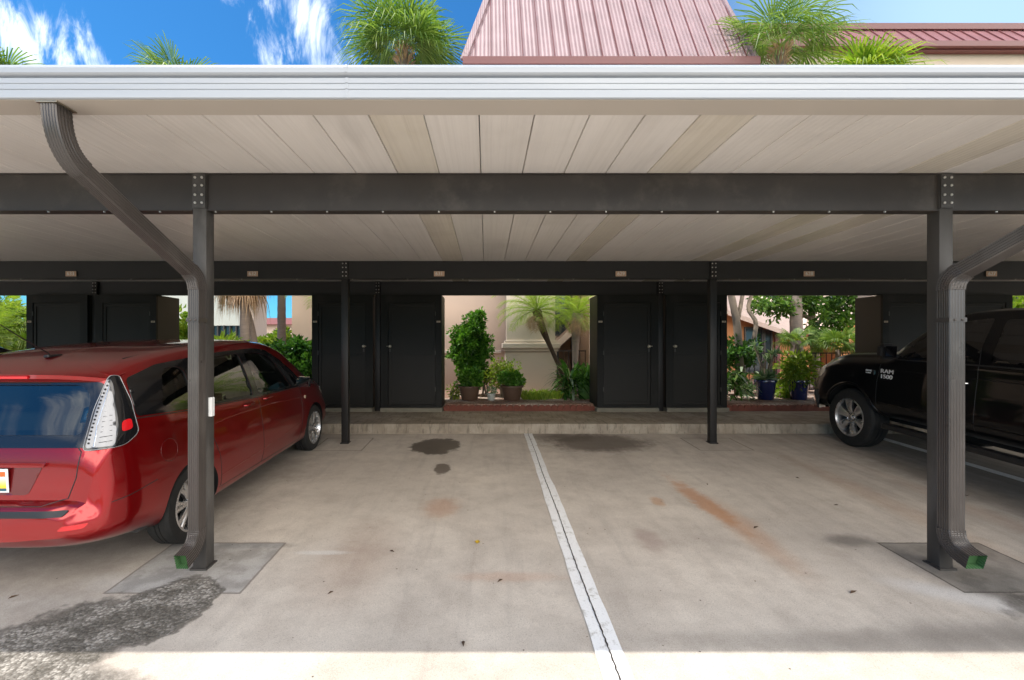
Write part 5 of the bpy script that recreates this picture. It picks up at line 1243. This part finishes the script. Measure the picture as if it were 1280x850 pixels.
inner_faces(cut(tmp(sh2), tools).build('body', [M['black'], M['under']], tr_, smooth=32), bvh2)
sL = Proj(bvh2, (1, 0, 0)); g1 = 1 if sL.u.y > 0 else -1; sR = Proj(bvh2, (-1, 0, 0)); g2 = 1 if sR.u.y > 0 else -1
for pr, g_ in ((sL, g1), (sR, g2)):
    f_ = lambda pl: [(g_ * y, z) for y, z in pl]; sx = -1 if pr is sL else 1
    pr.patch(f_(rpoly([(3.12, 1.37), (4.16, 1.345), (4.02, 1.46), (3.72, 1.69), (3.5, 1.80), (3.12, 1.84)], .03)), .003, step=.05).build('window', M['blackglass'], tr_, smooth='all')
    pr.patch(f_(rpoly([(2.02, 1.39), (2.98, 1.375), (3.0, 1.83), (2.12, 1.83)], .04)), .003, step=.05).build('window', M['blackglass'], tr_, smooth='all')
    sm = MB()
    for ln_ in ([(4.34, 1.24), (4.36, 1.0), (4.34, .66), (4.22, .58)], [(3.20, 1.84), (3.08, 1.34), (3.07, .60)], [(2.0, 1.84), (1.98, 1.34), (2.02, 1.0), (2.1, .8), (2.12, .60)], [(2.12, .60), (4.22, .58)], [(1.77, 1.36), (1.77, .52)]):
        q = pr.line(f_(ln_), .0035, 0); sm.add(q.v, q.f)
    sm.build('door_seam', M['blk'], tr_)
    pr.line(f_([(1.9, 1.345), (3.1, 1.335), (4.1, 1.315)]), .009, .001).build('belt_strip', M['blk'], tr_)
    pr.line(f_([(1.9, .70), (3.0, .70), (4.3, .74)]), .014, -.008).build('side_crease', M['black'], tr_, smooth=60)
    pr.line(f_([(1.9, 1.19), (3.0, 1.19), (4.3, 1.17)]), .010, -.006).build('side_crease', M['black'], tr_, smooth=60)
    for hy in (3.28, 2.20):
        a = pr.at(g_ * (hy - .11), 1.13, .005)[0]; b_ = pr.at(g_ * (hy + .11), 1.13, .005)[0]; n1 = Vector((sx, 0, 0)); mid = (a + b_) / 2 + n1 * .04
        mb = MB(); mb.tube(bez(a, a + n1 * .05, mid, 5) + bez(mid, b_ + n1 * .05, b_, 5)[1:], .015, 8); h_ = mb.build('door_handle', M['chrome'], tr_, smooth=60)
    # flares
    for wy in (1.26, 4.82):
        pts = []
        for i in range(25):
            a = math.pi * (-.06 + 1.12 * i / 24); yq, zq = wy + .485 * math.cos(a), .43 + .485 * math.sin(a); pts.append(pr.at(g_ * yq, max(zq, .47), 0)[0])
        mb = MB(); mb.tube(pts, .020, 8); mb.build('wheel_flare', M['black'], tr_, smooth=60)
    # mirror
    mb = MB(); bm = bmesh.new(); bmesh.ops.create_cube(bm, size=1)
    for q in bm.verts: q.co = Vector((sx * (1.10 + q.co.x * sx * .20), 4.10 + q.co.y * .13, 1.42 + q.co.z * .20))
    bmesh.ops.bevel(bm, geom=bm.edges[:], offset=.04, segments=4, affect='EDGES'); mb.bm(bm); mb.tube([(sx * .9, 4.11, 1.35), (sx * 1.06, 4.11, 1.36)], .03, 8); mi = mb.build('mirror', M['blk'], tr_, smooth=50)
    mb = MB(); mb.box(*(sorted((sx * 1.03, sx * 1.17))), 4.029, 4.033, 1.35, 1.49); mb.build('mirror_glass', M['blackglass'], mi)
    mb = MB(); mb.box(*(sorted((sx * .93, sx * 1.05))), 1.95, 4.2, .40, .47, .02); mb.build('side_step', M['blk'], tr_)
    # headlight
    pr2 = Proj(bvh2, (-sx * .75, -1, 0)); base = Vector((sx * .84, 5.55, 0)); s2 = 1 if pr2.u.x * sx > 0 else -1
    hl = pr2.patch([(s2 * a, z) for a, z in rpoly([(-.22, .93), (.13, .93), (.19, 1.02), (.165, 1.13), (-.20, 1.09)], .03)], .006, step=.03, thick=.012, base=base).build('headlight', M['headlamp'], tr_, smooth=40)
    # badges
    if pr is sL:
        def badge(txt, size, yq, z, nm, sxx=1., m='badge'):
            x = pr.at(g_ * yq, z, .004)[0].x; Mx = Matrix(((0, 0, -1, x), (-1, 0, 0, yq), (0, 1, 0, z), (0, 0, 0, 1))); textmesh(txt, size, Mx, .004, sx=sxx).build(nm, M[m], tr_)
        badge('RAM', .075, 4.22, 1.145, 'badge', 1.35); badge('1500', .075, 4.22, 1.075, 'badge', 1.3)
        badge('HEMI', .032, 4.52, 1.13, 'badge', 1.3); badge('5.7 LITER', .018, 4.52, 1.10, 'badge', 1.2)
        x = pr.at(g_ * 4.43, 1.11, .004)[0].x; mb = MB(); mb.box(x - .004, x + .004, 4.415, 4.44, 1.085, 1.145); mb.build('badge_bar', M['chrome'], tr_)
# bumper & grille
mb = MB(); 
prf = [(5.60, .44), (5.92, .46), (5.95, .52), (5.95, .66), (5.90, .72), (5.60, .74)]
for i in range(21):
    x = -.98 + 1.96 * i / 20; k = 1 - .62 * abs(x / .98) ** 4
    for (yq, z) in prf: mb.v.append((x, 5.35 + (yq - 5.35) * k, z))
for i in range(20):
    for j in range(6): mb.f.append((i * 6 + j, i * 6 + (j + 1) % 6, i * 6 + 6 + (j + 1) % 6, i * 6 + 6 + j))
mb.f += [(5, 4, 3, 2, 1, 0), tuple(120 + j for j in range(6))]; mb.build('front_bumper', M['chrome'], tr_, smooth=40)
fp = Proj(bvh2, (0, -1, 0)); fp.patch(rpoly([(-.52, .80), (.52, .80), (.50, 1.12), (-.50, 1.12)], .05), .01, step=.05, thick=.012).build('grille', M['chrome'], tr_, smooth=40)
mb = MB(); mb.box(-.6, .6, .3, 5.4, .42, .6); mb.tube([(-.85, 4.82, .43), (.85, 4.82, .43)], .05, 10); mb.tube([(-.85, 1.26, .43), (.85, 1.26, .43)], .07, 10); mb.build('underbody', M['under'], tr_)
for y in (1.26, 4.82):
    for s_ in (1, -1): wheel(tr_, s_ * .86, y, .418, .275, .262, s_, 6, 'wide')
place(tr_, 6.24, 2.05, 0)

# ---- black sedan beyond the red car
K3 = dict(
 zb=[(0, .3), (.4, .24), (4.0, .22), (4.7, .3)],
 ztop=[(0, .80), (.04, .95), (.12, 1.03), (.5, 1.12), (.8, 1.30), (1.3, 1.55), (2.0, 1.60), (2.55, 1.58), (2.9, 1.47), (3.5, 1.10), (3.65, 1.0), (4.2, .90), (4.55, .76), (4.7, .55)],
 wb=[(0, .6), (.4, .75), (4.2, .75), (4.7, .5)],
 wm=[(0, .70), (.15, .85), (.5, .90), (4.0, .90), (4.45, .80), (4.7, .55)],
 zm=[(0, .55), (4.7, .5)],
 wbelt=[(0, .66), (.15, .78), (.6, .84), (3.8, .85), (4.4, .74), (4.7, .5)],
 zbelt=[(0, .75), (.12, .90), (.7, .96), (3.3, .93), (4.2, .80), (4.7, .50)],
 wrail=[(0, .6), (.15, .7), (.9, .72), (1.5, .66), (2.5, .64), (2.9, .68), (3.6, .74), (4.3, .66), (4.7, .45)],
 zrail=[(0, .78), (.12, .98), (.5, 1.05), (.8, 1.2), (1.3, 1.46), (2.0, 1.52), (2.5, 1.50), (2.9, 1.39), (3.5, 1.02), (4.2, .86), (4.7, .53)])
sh3 = shell(K3, ylist(4.7, .2, .4, .07)); bvh3 = BVHTree.FromPolygons([Vector(v) for v in sh3.v], sh3.f)
sd_ = thing('parked_car', 'black car whose roof just shows at the left edge beyond the red car', 'car', (0, 0, 0))
tools = [arch(y, .32, .36, s_, .6 * s_, 1.2 * s_) for y in (1.0, 3.75) for s_ in (-1, 1)]
cut(tmp(sh3), tools).build('body', M['black2'], sd_, smooth=35)
for d_ in ((1, 0, 0), (-1, 0, 0)):
    pr = Proj(bvh3, d_); g_ = 1 if pr.u.y > 0 else -1
    pr.patch([(g_ * y, z) for y, z in rpoly([(1.0, 1.02), (2.15, .98), (2.15, 1.37), (1.6, 1.345)], .04)], .003, step=.06).build('window', M['blackglass'], sd_, smooth='all')
    pr.patch([(g_ * y, z) for y, z in rpoly([(2.22, .98), (3.2, .97), (2.85, 1.24), (2.22, 1.37)], .04)], .003, step=.06).build('window', M['blackglass'], sd_, smooth='all')
    mb = pr.line([(g_ * y, z) for y, z in [(.95, 1.0), (1.55, 1.355), (2.2, 1.39), (2.85, 1.26), (3.25, .96)]], .007, .002); mb.build('window_trim', M['chrome'], sd_)
for y in (1.0, 3.75):
    for s_ in (1, -1): wheel(sd_, s_ * .79, y, .32, .205, .22, s_, 5, 'wide')
place(sd_, -6.45, 3.0, 0)
bpy.context.view_layer.update()
